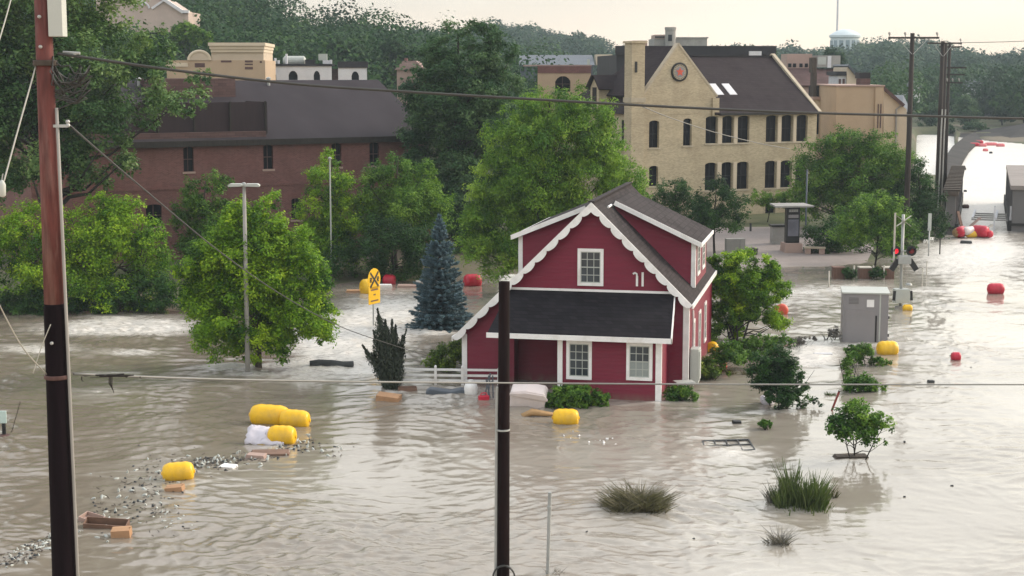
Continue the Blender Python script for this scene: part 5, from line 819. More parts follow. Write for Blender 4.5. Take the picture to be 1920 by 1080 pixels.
def letter_R(x, z, s_):
    m_ = MB(); t = s_ * .2; Mt = Matrix.Translation((x, 0, z)); y0, y1 = -.048, -.034
    m_.box(-s_ * .35, -s_ * .35 + t, y0, y1, -s_ * .5, s_ * .5, Mt).box(-s_ * .35 + t, s_ * .2, y0, y1, s_ * .5 - t, s_ * .5, Mt).box(-s_ * .35 + t, s_ * .2, y0, y1, -s_ * .08, -s_ * .08 + t, Mt).box(s_ * .2, s_ * .2 + t, y0, y1, -s_ * .02, s_ * .44, Mt)
    m_.prism([(-s_ * .1, -s_ * .08), (s_ * .12, -s_ * .08), (s_ * .4, -s_ * .5), (s_ * .18, -s_ * .5)], y0, y1 + .002, Mt); return m_
part('letter', letter_R(-.34, zc, .26), M['black'], dk); part('letter', letter_R(.34, zc, .26), M['black'], dk)
pl_ = part('plate', MB().box(-.56, .56, -.03, -.0, zp - .48, zp + .46), M['signy'], rs, bevel=.03); tm = MB()
for z_, w_ in ((zp + .28, .34), (zp + .02, .1), (zp - .3, .36)): tm.box(-w_, w_, -.042, -.032, z_ - .035, z_ + .035)
part('plate_mark', tm, M['cardd'], pl_)
# railroad signal
g = G(1688, 578); sg = thing('crossing_signal', 'grey railroad crossing signal mast with two red lamps, behind the cabinet', 'railroad signal', (g.x, g.y, 0), R_(4)); k = ppm(g.y); Z = lambda py: W(1690, py, g.y).z; X = lambda px: W(px, 540, g.y).x - g.x
part('mast', MB().tube([(0, 0, -.8), (0, 0, Z(402))], .085, 12), M['galv'], sg, smooth=True)
for s_, mt_ in ((-1, 'litred'), (1, 'dimred')):
    zc = Z(470); x_ = X(1690 + s_ * 15); tg = part('target_disc', MB().lathe([(.05, 0), (.30, 0), (.30, .03), (.05, .03)], 24, Matrix.Translation((x_, -.16, zc)) @ Matrix.Rotation(R_(90), 4, 'X')), M['black'], sg); part('lamp', MB().lathe([(.155, 0), (.14, .05), (.07, .075)], 20, Matrix.Translation((x_, -.2, zc)) @ Matrix.Rotation(R_(90), 4, 'X')), M[mt_], tg)
    hv = MB()
    for i in range(10): a0, a1 = math.pi * i / 10, math.pi * (i + 1) / 10; c0 = lambda a, y: (x_ + .17 * math.cos(a), y, zc + .17 * math.sin(a)); hv.add([c0(a0, -.2), c0(a1, -.2), c0(a1, -.48), c0(a0, -.48)], [(0, 1, 2, 3), (3, 2, 1, 0)])
    part('hood', hv, M['black'], tg)
part('lamp_arm', MB().bar((X(1675), -.1, Z(470)), (X(1705), -.1, Z(470)), .07, .07), M['galv'], sg); part('crossbuck', MB().bar((-.42, -.12, Z(414) - .3), (.42, -.12, Z(414) + .3), .012, .2, (0, 1, 0)).bar((-.42, -.135, Z(414) + .3), (.42, -.135, Z(414) - .3), .012, .2, (0, 1, 0)), M['woodp'], sg)
gm = MB().box(X(1678), X(1703), -.45, -.1, Z(494), Z(478)); part('gate_motor', gm, M['galv'], sg, bevel=.04)
for s_ in (-1, 1): part('gate_arm_weight', MB().bar((X(1690 + s_ * 11), -.3, Z(486)), (X(1690 + s_ * 24), -.32, Z(505)), .16, .3), M['black'], sg)
part('gate_arm', MB().bar((X(1671), -.28, Z(505)), (X(1671), -.28, Z(398)), .05, .1), M['woodp'], sg)
cbx = MB().box(X(1676), X(1704), -.35, .25, Z(567), Z(541)); part('junction_box', cbx, M['greyl'], sg, bevel=.02)
for s_ in (-1, 1): part('box_bracket', MB().bar((X(1690 + s_ * 17), -.3, Z(562)), (X(1690 + s_ * 15.5), -.3, Z(544)), .1, .14), M['black'], sg)
part('bell', MB().lathe([(.02, .12), (.14, .1), (.2, 0), (.17, -.01)], 14, Matrix.Translation((X(1703), -.1, Z(534)))), M['galv'], sg); part('foundation', MB().lathe([(.32, -.8), (.32, .12), (.14, .16)], 12), M['conc'], sg)
# relay cabinet
g0, g1 = G(1579, 641), G(1664, 643); cw = (g1 - g0).length; rc = thing('relay_cabinet', 'large grey metal cabinet with a small white label standing in the flood', 'cabinet', (g0.x, g0.y, 0), math.atan2(g1.y - g0.y, g1.x - g0.x)); ch_ = W(1620, 549, g0.y).z
bd = part('body', MB().box(0, cw, 0, 1.7, -.8, ch_), M['grey'], rc, bevel=.015); part('roof', MB().slab([(-.06, -.06, ch_ + .03), (cw + .06, -.06, ch_ + .03), (cw + .06, 1.78, ch_ + .10), (-.06, 1.78, ch_ + .10)], .07), M['greyl'], rc)
part('label_plate', MB().box(cw * .52, cw * .68, -.012, -.002, ch_ * .72, ch_ * .87), M['white'], bd); part('door', MB().box(cw * .06, cw * .73, -.022, -.003, -.3, ch_ * .66).box(cw * .06, cw * .50, -.022, -.003, ch_ * .662, ch_ * .96), M['grey'], bd); part('door_gap', MB().box(cw * .715, cw * .752, -.036, -.024, -.2, ch_ * .55), M['black'], bd)
for z_ in (.3, 1.2): part('hinge', MB().tube([(cw + .03, .1, z_), (cw + .03, .1, z_ + .14)], .04, 7), M['black'], bd)
for q_ in range(5): part('vent_louver', MB().box(cw * .12, cw * .34, -.032, -.023, ch_ * .78 + q_ * .07, ch_ * .78 + q_ * .07 + .035), M['girder'], bd)
part('corner_strip', MB().box(cw * .80, cw * .83, -.016, -.003, -.3, ch_ * .98), M['greyl'], bd)
# kiosk
g = G(1482, 476, .15); kz = gz(g.x, g.y); kk = ppm(g.y); ko = thing('kiosk', 'dark information kiosk on a pink stone plinth under a flat canopy', 'kiosk', (g.x, g.y, kz), R_(6)); Z = lambda py: W(1482, py, g.y).z - kz; Xk = lambda px: W(px, 540, g.y).x - g.x
part('plinth', MB().prism([(Xk(1464), -.5), (Xk(1500), -.5), (Xk(1498), Z(455)), (Xk(1466), Z(455))], -.65, .65), M['pinkst'], ko); cb_ = part('case', MB().box(Xk(1470), Xk(1495), -.3, .3, Z(454.5), Z(388)), M['black'], ko, bevel=.03); part('panel', MB().box(Xk(1472.5), Xk(1492.5), -.325, -.304, Z(442), Z(411)), M['navy'], cb_); part('panel_header', MB().box(Xk(1473), Xk(1492), -.325, -.304, Z(408), Z(402)).box(Xk(1473.5), Xk(1491), -.325, -.304, Z(397), Z(391.5)), M['grey'], cb_)
lt = MB()
for i in range(4): lt.box(Xk(1474.6 + i * 4.4), Xk(1477.2 + i * 4.4), -.332, -.327, Z(396.3), Z(392.5))
part('panel_lettering', lt, M['galv'], cb_); part('canopy', MB().slab([(Xk(1444), -.9, Z(384)), (Xk(1517), -.9, Z(384)), (Xk(1512), 1.2, Z(383)), (Xk(1447), 1.2, Z(383))], .12), M['conc'], ko)
for q in (1474, 1491): part('canopy_post', MB().tube([(Xk(q), .1, Z(390)), (Xk(q), .1, Z(385.5))], .06, 8), M['black'], ko)
g = W(1458, 450, 121); zz = gz(g.x, 121); cn = thing('stone_counter', 'grey stone counter block behind the kiosk on the left', 'counter', (g.x, 121, zz), R_(6)); part('body', MB().box(-.5, .5, -.4, .4, -.5, W(1458, 424, 121).z - zz), M['conc'], cn, bevel=.03); part('top', MB().box(-.6, .6, -.5, .5, W(1458, 424, 121).z - zz + .002, W(1458, 421, 121).z - zz), M['black'], cn)
def simple_post(name, label, cat, px, pyb, pyt, r, mat, capm=None, grp=None, zb=None):
    g = G(px, pyb, .1 if zb is None else zb); o = thing(name, label, cat, (g.x, g.y, 0), group=grp); z1 = W(px, pyt, g.y).z; part('shaft', MB().tube([(0, 0, -.8), (0, 0, z1)], r, 10), M[mat], o, smooth=True); part('cap', MB().lathe([(r * 1.15, z1), (r * 1.15, z1 + .04), (r * .4, z1 + .08)], 10), M[capm or mat], o); return o
simple_post('bollard', 'short black bollard on the flooded plaza left of the kiosk', 'bollard', 1407, 447, 420, .09, 'black'); simple_post('light_mast', 'tall slim grey mast rising behind the kiosk', 'pole', 1510, 455, 320, .07, 'bluegrey')
o = simple_post('paddle_sign', 'pale narrow paddle sign on a post beside the bridge rapids', 'sign', 1741, 478, 430, .05, 'galv'); z_ = W(1741, 430, o.location.y).z; part('paddle', MB().box(-.13, .13, -.03, .0, z_ - .1, W(1741, 400, o.location.y).z), M['greyl'], o, bevel=.05)
simple_post('marker_stake', 'thin dark stake in the rapids right of the paddle sign', 'stake', 1762, 475, 448, .05, 'polef')
simple_post('yellow_stake', 'pale stake standing left of the brown planters', 'stake', 1554, 538, 510, .05, 'woodp', zb=0)
for px, pb, pt, lab in ((1729, 530, 504, 'thin pale stake in the stream right of the signal, lower of the pair'), (1737, 518, 492, 'thin pale stake in the stream right of the signal, upper of the pair')): simple_post('marker_stake', lab, 'stake', px, pb, pt, .04, 'woodp', zb=0)
g = W(1378, 470, 117); zz = gz(g.x, 117); gb = thing('junction_cabinet', 'low pale grey panel box on the plaza left of the litter bin', 'panel', (g.x, 117, zz), R_(8)); part('body', MB().box(-.72, .72, -.25, .25, -.5, W(1378, 447, 117).z - zz), M['conc'], gb, bevel=.03); part('seam', MB().box(.28, .33, -.275, -.252, -.3, W(1378, 449, 117).z - zz), M['grey'], gb)
g = G(1409, 482, .1); zz = gz(g.x, g.y); bn = thing('litter_bin', 'dark slatted litter bin on the plaza beside the grey panel', 'bin', (g.x, g.y, zz)); hh = W(1409, 466, g.y).z - zz; part('body', MB().lathe([(.42, -.3), (.46, hh * .9), (.36, hh * .9)], 16), M['black'], bn); part('lid', MB().lathe([(.5, hh * .9 + .002), (.48, hh), (.2, hh + .06)], 16), M['barkd'], bn)
# planters across the plaza mouth
for i, (a, c, lab) in enumerate(((1563, 1584, 'reddish-brown wooden planter box, left of the three at the plaza mouth'), (1612, 1634, 'pale brown wooden planter box, middle of the three at the plaza mouth'), (1658, 1676, 'brown wooden planter box partly behind the signal mast'))):
    g0 = G(a, 524, 0); g1 = G(c, 524, 0); hh = W(a, 503, g0.y).z; pl0 = thing('planter_box', lab, 'planter', (g0.x, g0.y, 0), group='wooden planters at the plaza mouth'); wd = g1.x - g0.x
    part('box', MB().box(0, wd, 0, .7, -.6, hh), M['wood'], pl0); part('rim', MB().box(-.04, wd + .04, -.04, .74, hh + .002, hh + .06), M['woodp'] if i else M['wood'], pl0)
    for q in np.linspace(.0, 1, 5): part('board_joint', MB().box(wd * q - .012, wd * q + .012, -.012, -.002, -.4, hh - .01), M['cardd'], pl0)
for px, lab in ((1601, 'white post between the left and middle planters'), (1637, 'thin pale post at the right end of the middle planter'), (1657, 'thin pale post left of the planter behind the signal')):
    simple_post('white_post', lab, 'post', px, 524, 500, .055, 'woodp', zb=0)
for px, wx_, lab in ((1593, 16, 'dark green shrub between the left and middle planters'), (1647, 20, 'dark green shrub right of the middle planter')):
    low_bush('planter_shrub', lab, 'shrub', px, 525, [(px - 4, 511, wx_ * .6, 9), (px + 6, 513, wx_ * .5, 8)], 1500, .13, 'deep', 90 + px, low=-1.0)
# walls and bridge
g = W(1528, 460, 116); zz = gz(g.x, 116); o = thing('bench_block', 'low tan stone bench block right of the kiosk', 'bench', (g.x, 116, zz), R_(-8)); part('seat', MB().box(-.75, .75, -.35, .35, .42, .55), M['stone'], o, bevel=.02); part('leg', MB().box(-.7, -.3, -.3, .3, -.4, .418), M['pinkst'], o); part('leg', MB().box(.3, .7, -.3, .3, -.4, .418), M['pinkst'], o)
TB = math.atan(.32)
def girder(label, px, pyb, w_, hgt, ln, side):
    g = G(px, pyb); o = thing('bridge_girder', label, 'bridge girder', (g.x, g.y, 0), -TB * .92); web = part('web', MB().box(0, w_, 0, ln, -1, hgt - .35), M['girder'], o); part('cap', MB().box(-.2, w_ + .2, -.25, ln + .2, hgt - .348, hgt), M['ties' if side > 0 else 'girderl'], o); part('flange', MB().box(-.15, w_ + .15, -.12, ln, .5, .7), M['girderd'], o)
    if side > 0:
        for i in range(18): part('deck_tie', MB().box(-.3, w_ + .35, i * 2.0, i * 2.0 + .7, hgt + .003, hgt + .16), M['bark'], o)
    for i in range(7): yy = 1 + i * (ln - 2) / 6; part('stiffener', MB().box(w_ + .003 if side > 0 else -.16, w_ + .16 if side > 0 else -.003, yy, yy + .12, .72, hgt - .36), M['girder'], o)
    part('bearing', MB().box(w_ * .8 if side > 0 else -.3, w_ + .25 if side > 0 else w_ * .2, .2, ln, -1, .9), M['girderd'], o); return o
girder('left steel girder of the flooded rail bridge, ribbed on its inner side', 1772, 440, .75, 3.6, 36, 1); girder('right steel girder of the flooded rail bridge, with a pale cap', 1896, 434, 2.6, 3.9, 30, -1)
rp = thing('rail_deck_frame', 'pale ladder-like rail frame jutting from the flooded bridge mouth', 'frame', tuple(G(1866, 432)), -TB)
for x_, nm in ((-1.9, 'side_rail'), (0, 'side_rail'), (1.2, 'side_rail')): part(nm, MB().box(x_ - .09, x_ + .09, 0, 8, .9, 1.1), M['whitew'], rp)
for q in range(4): part('cross_tie', MB().box(-2.0, 1.3, q * 2.0 + .4, q * 2.0 + .6, .78, .897), M['conc'], rp)
for x_ in (-.1, 1.2): part('upright', MB().box(x_ - .07, x_ + .07, -.1, .05, -.8, 2.1), M['whitew'], rp)
Rr_ = [G(*q) for q in ((1793, 345), (1799, 320), (1807, 302), (1817, 286), (1829, 274), (1841, 267))]; Ll_ = [G(*q) for q in ((1766, 345), (1768, 320), (1774, 302), (1786, 284), (1806, 267), (1828, 256))]; cwm = MB(); up3 = Vector((0, 0, 1))
for i in range(5): a, c, d_, e_ = Rr_[i], Rr_[i + 1], Ll_[i + 1], Ll_[i]; cwm.add([a - up3, c - up3, c + up3 * .45, a + up3 * .45, d_ + up3 * .9, e_ + up3 * .9, d_ - up3, e_ - up3], [(0, 1, 2, 3), (3, 2, 4, 5), (5, 4, 6, 7)])
o = cwm.build('embankment_wall', M['asphalt']); tag(o, 'long grey wall edging the flooded rail corridor on its left', 'wall')
ebk = MB(); toe = [G(1840, 267.5), G(1870, 269), G(1920, 270.5), G(2000, 272)]; cr = [W(1846, 262, 312), W(1880, 249, 322), W(1925, 231, 330), W(2000, 205, 335)]
for i in range(3): ebk.add([toe[i] - Vector((0, 0, 1)), toe[i + 1] - Vector((0, 0, 1)), cr[i + 1], cr[i], toe[i] + Vector((0, 45, 0)), toe[i + 1] + Vector((0, 45, 0))], [(0, 1, 2, 3), (3, 2, 5, 4)])
o = ebk.build('embankment', M['asphalt']); tag(o, kind='structure')

# ------------------------------------------------------------------ floats, drums and wreckage
def drum(name, label, cat, px, pyc, wpx, hpx, mat, d=None, yaw=0.0, tilt=0.0, base_row=None, cap=True, sink=.3):
    g = G(px, base_row or pyc + hpx * .5); k = ppm(g.y); ln = wpx / k; rr = hpx / k * .5 / (1 - sink * .5); o = thing(name, label, cat, (g.x, g.y + rr * .4, rr * (1 - sink) * .92), yaw); Mq = Matrix.Rotation(tilt, 4, 'Y') @ Matrix.Rotation(R_(90), 4, 'Y')
    b_ = [(rr * (1 - abs(q) ** 5) ** (1 / 2.8) * (1 + .022 * math.cos(q * 13)) + .02, q * ln * .5) for q in (-1, -.99, -.96, -.91, -.84, -.74, -.62, -.5, -.37, -.24, -.12, 0, .12, .24, .37, .5, .62, .74, .84, .91, .96, .99, 1)]
    part('shell', MB().lathe(b_, 24, Mq), M[mat], o, smooth=True)
    if cap:
        for s_ in (-1, 1): part('end_cap', MB().lathe([(rr * .2, ln * .5), (rr * .2, ln * .53), (rr * .1, ln * .54)], 10, Mq @ Matrix.Scale(s_, 4, (0, 0, 1))), M[mat], o)
    return o
drum('float_drum', 'yellow float drum lying alone in the litter drift at the left', 'float', 333, 883, 60, 32, 'yellow', yaw=.1, tilt=-.06); drum('float_drum', 'yellow float drum before the clipped hedge and the pale tub', 'float', 1061, 781, 50, 28, 'yellow', yaw=-.05); drum('float_drum', 'yellow float drum at the right foot of the grey cabinet', 'float', 1665, 652, 40, 25, 'yellow', yaw=.1)
drum('float_drum', 'small yellow float behind the railroad signal base', 'float', 1702, 577, 18, 11, 'yellow'); drum('float_drum', 'yellow float half hidden behind the round railroad sign', 'float', 688, 537, 24, 28, 'yellow', yaw=.5)
drum('float_drum', 'large lumpy yellow float above the tarp-covered one', 'float', 505, 777, 76, 36, 'yellow', yaw=-.12, tilt=.04, sink=.25); drum('float_drum', 'yellow float drum butted against the right end of the large lumpy one', 'float', 552, 784, 58, 31, 'yellow', yaw=-.14, tilt=.05, sink=.25); o = drum('float_drum', 'yellow float drum half covered by a pale tarp', 'float', 528, 815, 54, 34, 'yellow', yaw=-.15, sink=.25)
drum('red_buoy', 'big red buoy floating alone in the bright water at the far right', 'buoy', 1868, 541, 31, 20, 'redp', sink=.15); drum('red_buoy', 'small red buoy floating right of the yellow drum and grey cabinet', 'buoy', 1793, 668, 18, 15, 'redp', sink=.2); drum('red_buoy', 'bright red float beyond the blue spruce', 'buoy', 886, 525, 34, 22, 'redp', yaw=.2); drum('red_buoy', 'red float right of the yellow railroad sign', 'buoy', 730, 524, 24, 18, 'redp', yaw=-.3)
drum('orange_buoy', 'small orange-red ball in the weeds right of the house', 'buoy', 1357, 687, 13, 15, 'orange', cap=False); drum('float_drum', 'yellow float tucked behind the house side weeds', 'float', 1336, 651, 16, 20, 'yellow', yaw=1.1); drum('orange_buoy', 'faded orange float half hidden in the leafy shrub edge', 'buoy', 1466, 580, 14, 20, 'orange', yaw=1.2)
# wreck pile at the bridge mouth
for px, py, w_, h_, mt_, yw, lab in ((1803, 434, 34, 22, 'redp', 1.0, 'dark red float lowest in the bridge mouth pile'), (1850, 437, 26, 15, 'redp', -.9, 'small red float at the far right of the bridge mouth pile'), (1800, 412, 30, 20, 'sack', .7, 'brown drum jammed high against the left girder'), (1838, 424, 34, 24, 'redp', -.75, 'red float at the right side of the bridge mouth pile'), (1818, 415, 36, 22, 'tub', .7, 'cream float lying on top of the bridge mouth pile'), (1822, 429, 22, 14, 'yellow', .1, 'dull yellow float in the middle of the bridge mouth pile')):
    drum('wreck_float', lab, 'float', px, py, w_, h_, mt_, yaw=yw, base_row=446, sink=-.2 if mt_ != 'tub' else -.9)
for px, py, x1, y1, mt_, lab in ((1796, 440, 1838, 408, 'pinkst', 'long pinkish board leaning up out of the bridge mouth pile'), (1808, 441, 1796, 396, 'wood', 'dark board standing on end by the left girder'), (1826, 442, 1860, 421, 'woodp', 'pale board lying across the right half of the bridge mouth pile')):
    g = G(px, py); e_ = W(x1, y1, g.y + .6) - g; o = MB().bar((0, 0, -.2), tuple(e_), .34, .07).bar(tuple(e_ * .25 + Vector((-.2, 0, .06))), tuple(e_ * .25 + Vector((.2, 0, .06))), .1, .05).build('broken_board', M[mt_]); o.location = g; tag(o, lab, 'board')
for px, py, w_, h_, lab in ((1843, 272, 14, 6, 'dark red float jammed in the far channel, in front of the others'), (1876, 272, 16, 6, 'coral float at the right end of the far channel jam'), (1836, 266, 16, 6, 'red float jammed behind the front one in the far channel'), (1848, 281, 10, 5, 'small pink-red float loose just before the far channel jam'), (1827, 271, 20, 7, 'pink-red floats jammed across the far channel, left part'), (1858, 270, 24, 6, 'pale pink float jammed across the far channel, right part')): drum('far_float', lab, 'float', px, py, w_, h_, 'pinkp' if px > 1840 else 'redp', cap=False)
for px, py, w_, lab in ((1807, 316, 9, 'dark drum adrift in the far channel, left side'), (1858, 286, 6, 'tiny dark drum adrift near the jammed pink floats'), (1810, 358, 6, 'tiny dark drum adrift just beyond the bridge'), (1811, 387, 12, 'reddish drum adrift between the bridge girders')): drum('stray_drum', lab, 'drum', px, py, w_, w_ * .6, 'black' if px != 1811 else 'rust', cap=False)
def carton(label, px, pyb, wpx, hpx, dep, mat, yaw, tilt=(0, 0), flaps=True, name='cardboard_box'):
    g = G(px, pyb); k = ppm(g.y); w_ = wpx / k; h_ = hpx / k; o = thing(name, label, 'box', (g.x, g.y, h_ * .3), yaw); o.rotation_euler = (tilt[0], tilt[1], yaw)
    b_ = MB(); t = .025; b_.box(-w_ / 2, w_ / 2, -dep / 2, -dep / 2 + t, -h_ * .5, h_ * .5).box(-w_ / 2, w_ / 2, dep / 2 - t, dep / 2, -h_ * .5, h_ * .5).box(-w_ / 2, -w_ / 2 + t, -dep / 2 + t, dep / 2 - t, -h_ * .5, h_ * .5).box(w_ / 2 - t, w_ / 2, -dep / 2 + t, dep / 2 - t, -h_ * .5, h_ * .5).box(-w_ / 2 + t, w_ / 2 - t, -dep / 2 + t, dep / 2 - t, -h_ * .5, -h_ * .4); part('body', b_, M[mat], o)
    if flaps:
        part('flap', MB().slab([(-w_ / 2, -dep / 2, h_ * .5), (w_ / 2, -dep / 2, h_ * .5), (w_ / 2 - .04, 0, h_ * .62), (-w_ / 2 + .04, 0, h_ * .62)], .02), M[mat], o); part('flap', MB().slab([(w_ / 2, dep / 2, h_ * .5), (-w_ / 2, dep / 2, h_ * .5), (-w_ / 2, .02, h_ * .56), (w_ / 2, .02, h_ * .56)], .02), M[mat], o)
    return o
carton('orange-brown cardboard box at the foot of the dark conical shrub', 729, 751, 44, 14, .6, 'card', -.18, (.1, .1)); carton('dark wet cardboard slab behind the box at the conical shrub', 764, 732, 36, 8, .5, 'cardd', .1, flaps=False); carton('tan cardboard box right of the left pole, beside a dark wet lid', 228, 1006, 36, 20, .42, 'card', .05, (.08, -.05)); carton('dark wet box lid resting behind the tan box by the left pole', 200, 990, 84, 18, .4, 'cardd', -.05, (.3, .05), flaps=False); carton('small tan box bobbing below the lone yellow drum', 328, 920, 34, 12, .35, 'card', -.1, (.1, -.12)); carton('pinkish wet sheet box floating beside the left pole', 172, 975, 40, 9, .5, 'pinkst', -.3, (.1, .2), flaps=False)
# tarp over the lower float
g = G(500, 832); k = ppm(g.y); tp = MB(); nx, ny = 16, 10; rng = np.random.default_rng(95)
for j in range(ny + 1):
    for i in range(nx + 1):
        u = i / nx; v = j / ny; tp.v.append(((u - .5) * 1.45 + .04 * rng.normal(), (v - .35) * .75, max(-.05, .62 * (1 - (1 - v) ** 2 * .95) * (1 - .35 * u) + .018 * rng.normal() + .03 * math.sin(u * 17) * (1 - v))))
tp.f += [(j * (nx + 1) + i, j * (nx + 1) + i + 1, (j + 1) * (nx + 1) + i + 1, (j + 1) * (nx + 1) + i) for j in range(ny) for i in range(nx)]
o = tp.build('tarp', M['tarp'], smooth=True); o.location = (g.x - .02, g.y, 0); o.rotation_euler = (0, 0, -.12); sm = o.modifiers.new('thick', 'SOLIDIFY'); sm.thickness = .03; tag(o, 'pale lavender tarp draped over the lower yellow float', 'tarp')
# things heaped at the porch
g = G(992, 768); tb = thing('plastic_tub', 'large pale pink-white plastic tub tipped on its side at the porch', 'tub', (g.x, g.y + .5, .42), -.1); tb.rotation_euler = (.25, .1, -.1); part('body', MB().prism([(-.72, -.5), (.66, -.48), (.74, .28), (.62, .42), (-.1, .47), (-.74, .36)], -.45, .45), M['tub'], tb, bevel=.09); part('rim', MB().prism([(-.78, .30), (-.1, .40), (.64, .36), (.8, .22), (.80, .12), (-.78, .2)], -.5, -.455), M['tub'], tb, bevel=.02)
sk = MB(); rng = np.random.default_rng(96)
for i in range(8): sk.tube([(-.75 + .1 * rng.random(), -.12 + .05 * i, .02), (-.3, -.1 + .05 * i, .13 + .05 * rng.random()), (.2, -.06 + .03 * i, .11), (.75, .02 * i, .06)], [.05, .12, .09, .035], 7)
o = sk.build('wet_sack', M['sack'], smooth=True); g = G(1012, 781); o.location = (g.x, g.y, 0); tag(o, 'tan twisted sack floating left of the yellow drum by the tub', 'sack')
g = G(883, 740); bl = thing('white_tank', 'white rounded gas tank floating before the white fence', 'tank', (g.x, g.y, .18)); part('shell', MB().lathe([(.1, -.34), (.24, -.28), (.29, -.1), (.29, .14), (.24, .3), (.1, .38)], 20), M['white'], bl, smooth=True); part('collar', MB().lathe([(.11, .38), (.11, .46), (.09, .46), (.09, .385)], 14), M['white'], bl)
g = G(907, 752); jc = thing('red_can', 'red plastic can tangled beside the white tank', 'can', (g.x, g.y, .1), .4); part('body', MB().box(-.22, .22, -.12, .12, -.15, .14), M['redp'], jc, bevel=.04); part('handle', MB().tube([(-.15, 0, .14), (-.1, 0, .24), (.1, 0, .24), (.15, 0, .14)], .025, 7), M['redp'], jc)
g = G(912, 748); fb = MB()
for x0, x1, z1 in ((-.12, .1, .95), (.05, .16, 1.05), (.2, -.02, .8), (.28, .26, .95)): fb.tube([(x0, .05, -.2), (x1, .08, z1)], .028, 6)
fb.tube([(-.1, .06, .6), (.3, .07, .72)], .022, 6); o = fb.build('bent_frame', M['bluegrey']); o.location = (g.x, g.y + .15, 0); tag(o, 'dark bent metal frame standing between white tank and dark pole', 'frame')
g = G(840, 740); hl = MB(); hl.prism([(-.9, -.1), (.75, -.12), (.9, .12), (.55, .2), (.1, .1), (-.3, .16), (-.75, .22), (-.95, .08)], -.3, .3); o = hl.build('grey_hull', M['bluegrey'], bevel=.05); o.location = (g.x, g.y + .2, .04); tag(o, 'dark grey plastic hull wrecked against the white fence', 'hull')
g = G(622, 688); lg = MB(); lg.tube([(-1.0, 0, .1), (-.6, .02, .14), (0, 0, .13), (.5, .03, .09), (1.0, 0, .1)], [.17, .19, .18, .15, .16], 12); o = lg.build('drift_log', M['log'], smooth=True); o.location = (g.x, g.y, .02); tag(o, 'dark drifting log in the white rapids right of the round tree', 'log')
g = G(1553, 770); o = thing('red_post', 'tilted dark red post sticking up by the flooded sapling', 'post', tuple(g)); e_ = W(1573, 735, g.y) - g; part('shaft', MB().bar((0, 0, -.4), tuple(e_), .12, .06), M['redpost'], o); part('cap', MB().bar(tuple(e_ * 1.001), tuple(e_ * 1.06), .13, .07), M['rust'], o)
g = G(8, 818); o = thing('survey_marker', 'small pale green marker panel on a short dark post at the left edge', 'marker', tuple(g)); part('post', MB().box(-.06, .06, -.05, .05, -.5, .5), M['black'], o); part('panel', MB().box(-.13, .13, -.06, -.01, .5, .98), M['cyan'], o, bevel=.02); part('foot', MB().lathe([(.3, -.2), (.28, .04), (.1, .08)], 12), M['rust'], o)
o = MB().tube([(0, 0, -.2), (.45, .02, 1.2)], .016, 5).build('leaning_stick', M['bark']); g = G(18, 812); o.location = g; tag(o, 'thin bare stick leaning by the pale green marker', 'stick')
# submerged trellis frame, bag, planks and other single pieces
g = G(1362, 838); tr_ = MB(); tr_.bar((-.95, -.35, .05), (.9, -.25, .05), .05, .05).bar((-.7, .35, .06), (1.05, .4, .05), .05, .05).bar((-.95, -.35, .055), (-.7, .35, .06), .05, .05).bar((.9, -.25, .055), (1.05, .4, .055), .05, .05)
for q in (.25, .5, .75): tr_.bar((-.95 + 1.85 * q, -.35 + .1 * q, .058), (-.7 + 1.75 * q, .35 + .05 * q, .064), .04, .04)
tr_.bar((-.82, 0, .07), (.97, .08, .065), .04, .04); tr_.v = [(x, y * 2.3, z - .035) for x, y, z in tr_.v]; o = tr_.build('trellis_frame', M['log']); o.location = (g.x, g.y, 0); o.rotation_euler = (.02, 0, .1); tag(o, 'dark ladder-like frame just breaking the surface near the brown grass clump', 'frame')
bg = MB().lathe([(.03, -.1), (.24, -.05), (.34, .08), (.30, .2), (.14, .28), (.05, .30)], 12); o = bg.build('plastic_bag', M['tarp'], smooth=True); g = G(1432, 752); o.location = (g.x, g.y - .5, .02); o.rotation_euler = (.3, .5, .2); tag(o, 'pale grey plastic bag snagged in the dark flooded shrub', 'bag')
def flot(name, label, cat, px, py, w_, dd, hh, mat, yaw=0): g = G(px, py); o = MB().prism([(-w_ / 2, -.05), (w_ / 2, -.05), (w_ / 2 * .92, hh), (-w_ / 2 * .8, hh * 1.1)], -dd / 2, dd / 2).build(name, M[mat], bevel=.015); o.location = (g.x, g.y, 0); o.rotation_euler = (.06, 0, yaw); tag(o, label, cat); return o
flot('white_board', 'white board floating in the left rapids', 'board', 159, 665, .62, .3, .06, 'white', .1); flot('white_sheet', 'small white sheet caught in the litter drift near the tarp', 'sheet', 427, 876, .62, .4, .07, 'white', -.3); flot('dark_plank', 'dark plank in the grey rapids below the bridge mouth', 'plank', 1811, 457, .95, .4, .22, 'log', -.2); flot('black_bag', 'black lump floating below the dark flooded shrub', 'bag', 1381, 794, .36, .25, .11, 'black', .1); flot('drift_plank', 'pale plank wedged in the brush left of the grey cabinet', 'plank', 1542, 665, 1.0, .25, .08, 'whitew', .05); flot('dark_float', 'dark object floating near the small red buoy', 'float', 1745, 718, .3, .2, .12, 'log', .3)
flot('rubbish_raft', 'brown matted raft of twigs below the tarp-covered float', 'debris', 505, 852, 1.5, .6, .10, 'cardd', .1); flot('pink_board', 'pinkish board in the twig raft below the tarp', 'board', 480, 858, .75, .35, .13, 'pinkst', -.2); flot('root_mat', 'dark root mat at the foot of the flooded sapling', 'roots', 1594, 858, 1.3, .4, .09, 'bark', .1)
